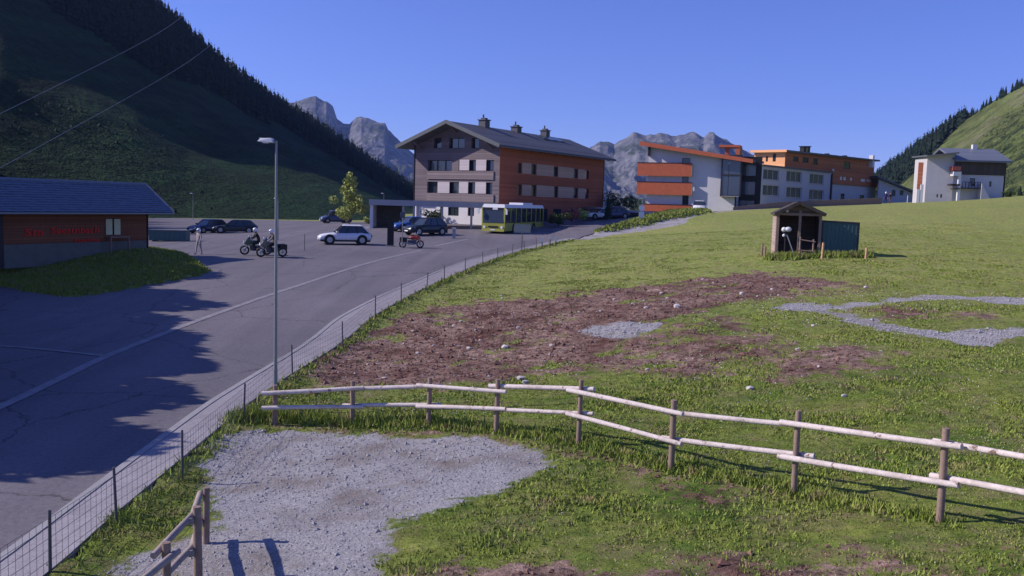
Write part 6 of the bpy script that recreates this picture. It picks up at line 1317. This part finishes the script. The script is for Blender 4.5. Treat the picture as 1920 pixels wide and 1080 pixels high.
# grass: blades in tufts
mgr, nt, b = nodes_mat('grass_blades'); b.inputs['Roughness'].default_value = .8; b.inputs['Specular IOR Level'].default_value = .15
q = N(nt, 'Attribute'); q.attribute_name = 'tone'; pz = noise_tex(nt, .5, 4, .7); c = mixc(nt, math_n(nt, 'MULTIPLY', math_n(nt, 'ADD', q.outputs['Fac'], pz.outputs[0]), .55), (.06,.125,.016), (.37,.42,.09)); c = mixc(nt, ramp(nt, noise_tex(nt, 1.9, 5, .8).outputs[0], .52, .62), c, (.30,.245,.12)); nt.links.new(c, b.inputs['Base Color']); M['blade'] = mgr
def blades(name, x, y, h, label, per=3, wid=.02, m_=None):
    n = len(x); X_ = np.repeat(x, per) + r5.normal(0, .05, n * per); Y_ = np.repeat(y, per) + r5.normal(0, .05, n * per); Hh = np.repeat(h, per) * r5.uniform(.6, 1.25, n * per); Zb = TZ(X_, Y_) - .01
    a = r5.uniform(0, 6.28, n * per); w = wid * (.5 + Y_ / 25) * r5.uniform(.6, 1.3, n * per); l = Hh * r5.uniform(.1, .8, n * per); b2 = r5.uniform(0, 6.28, n * per)
    v = np.stack([np.stack([X_ - np.cos(a) * w, Y_ - np.sin(a) * w, Zb], -1), np.stack([X_ + np.cos(a) * w, Y_ + np.sin(a) * w, Zb], -1), np.stack([X_ + np.cos(b2) * l, Y_ + np.sin(b2) * l, Zb + Hh], -1)], 1).reshape(-1, 3)
    me = np_mesh(name, v, np.arange(len(v)).reshape(-1, 3), m_ or M['blade'], False); attr(me, 'tone', np.repeat(np.clip(np.repeat(r5.random(n), per) * .7 + r5.random(n * per) * .3, 0, 1), 3)); o = link_mesh(name, me); tag(o, label, kind='stuff')
def gtest(x, y): return ~MASK(paved, x, y) & (MASK(gravA, x, y) < .38) & (r5.random(len(x)) < np.clip(1.0 - MASK(soilA, x, y) * 1.35, 0.0, 1) * np.clip((20 / y) ** 1.4, .04, 1)) & (r5.random(len(x)) < np.clip(.55 + 1.3 * fbm(x * .7, y * .7, 4), .34, 1))
x, y = scatter(1000000, (-14, 42, 8.5, 85), gtest, r5); k = visible(x, y); x, y = x[k], y[k]
h = (.03 + .05 * np.clip(.5 + fbm(x * .8 + 9, y * .8, 4) * 1.6, 0, 1.4)) * np.clip(1.1 - y / 110, .45, 1); blades('grass', x, y, h, 'short green meadow grass', 3, .016)
# rank grass: along pavement edge, round fence posts, round the box
X2, Y2, H2_ = [], [], []
for P in po2[::1]:
    if P[1] < 9 or P[1] > 80: continue
    n_ = 7; X2 += list(P[0] + r5.uniform(0.0, .5, n_)); Y2 += list(P[1] + r5.uniform(-.3, .3, n_)); H2_ += list(r5.uniform(.08, .22, n_) * (1 if P[1] > 14 else .7))
vg = [(430,795),(520,785),(660,795),(820,797),(940,806),(1084,828),(1260,878),(1490,920),(1765,975)]
for i in range(len(vg) - 1):
    A, B_ = G(*vg[i]), G(*vg[i + 1]); n_ = 420; t = r5.random(n_); X2 += list(A[0] + (B_[0] - A[0]) * t + r5.normal(0, .14, n_)); Y2 += list(A[1] + (B_[1] - A[1]) * t + r5.normal(0, .22, n_)); H2_ += list(r5.uniform(.10, .24, n_) * (1.2 if i < 3 else .8))
for (px_, Y_, w_) in ((1540, 49.2, 2.6), (1490, 49.4, 1.6)):
    P = at(px_, Y_); n_ = 900; X2 += list(P[0] + r5.uniform(-w_, w_, n_)); Y2 += list(P[1] + r5.normal(-.2, .3, n_)); H2_ += list(r5.uniform(.15, .38, n_))
x, y, h = map(np.array, (X2, Y2, H2_)); k = ~MASK(in_poly(X, Y, asphalt_poly), x, y); blades('rank_grass', x[k], y[k], h[k], 'taller rank grass along the fence, the pavement edge and the shed', 4, .016)
# grass on the bank by the hotel and on the kiosk mound
ii = np.argwhere(bk > .3); sel_ = ii[r5.integers(0, len(ii), 5000)]; x, y = X[sel_[:, 0], sel_[:, 1]] + r5.normal(0, .2, 5000), Y[sel_[:, 0], sel_[:, 1]] + r5.normal(0, .3, 5000); blades('bank_grass', x, y, r5.uniform(.12, .34, 5000), 'long grass on the bank beside the hotel', 3, .03)
ii = np.argwhere(inside & (X > -40)); n_ = 30000; sel_ = ii[r5.integers(0, len(ii), n_)]; x, y = X[sel_[:, 0], sel_[:, 1]] + r5.normal(0, .15, n_), Y[sel_[:, 0], sel_[:, 1]] + r5.normal(0, .15, n_); blades('mound_grass', x, y, r5.uniform(.08, .2, n_), 'grass on the mound before the kiosk', 3, .02)
# ---------------------------------------------------------------- air
hz = MB(); hz.box(-4200, 4200, -120, 4300, -80, 620); mh = bpy.data.materials.new('air'); mh.use_nodes = True; nt = mh.node_tree; nt.nodes.clear()
ou = nt.nodes.new('ShaderNodeOutputMaterial'); pv_ = nt.nodes.new('ShaderNodeVolumePrincipled'); pv_.inputs['Density'].default_value = 0.8e-4; pv_.inputs['Color'].default_value = (.34, .50, 1, 1); pv_.inputs['Anisotropy'].default_value = .3
nt.links.new(pv_.outputs[0], ou.inputs['Volume']); tag(hz.build('haze', mh), 'thin blue mountain haze', kind='stuff')
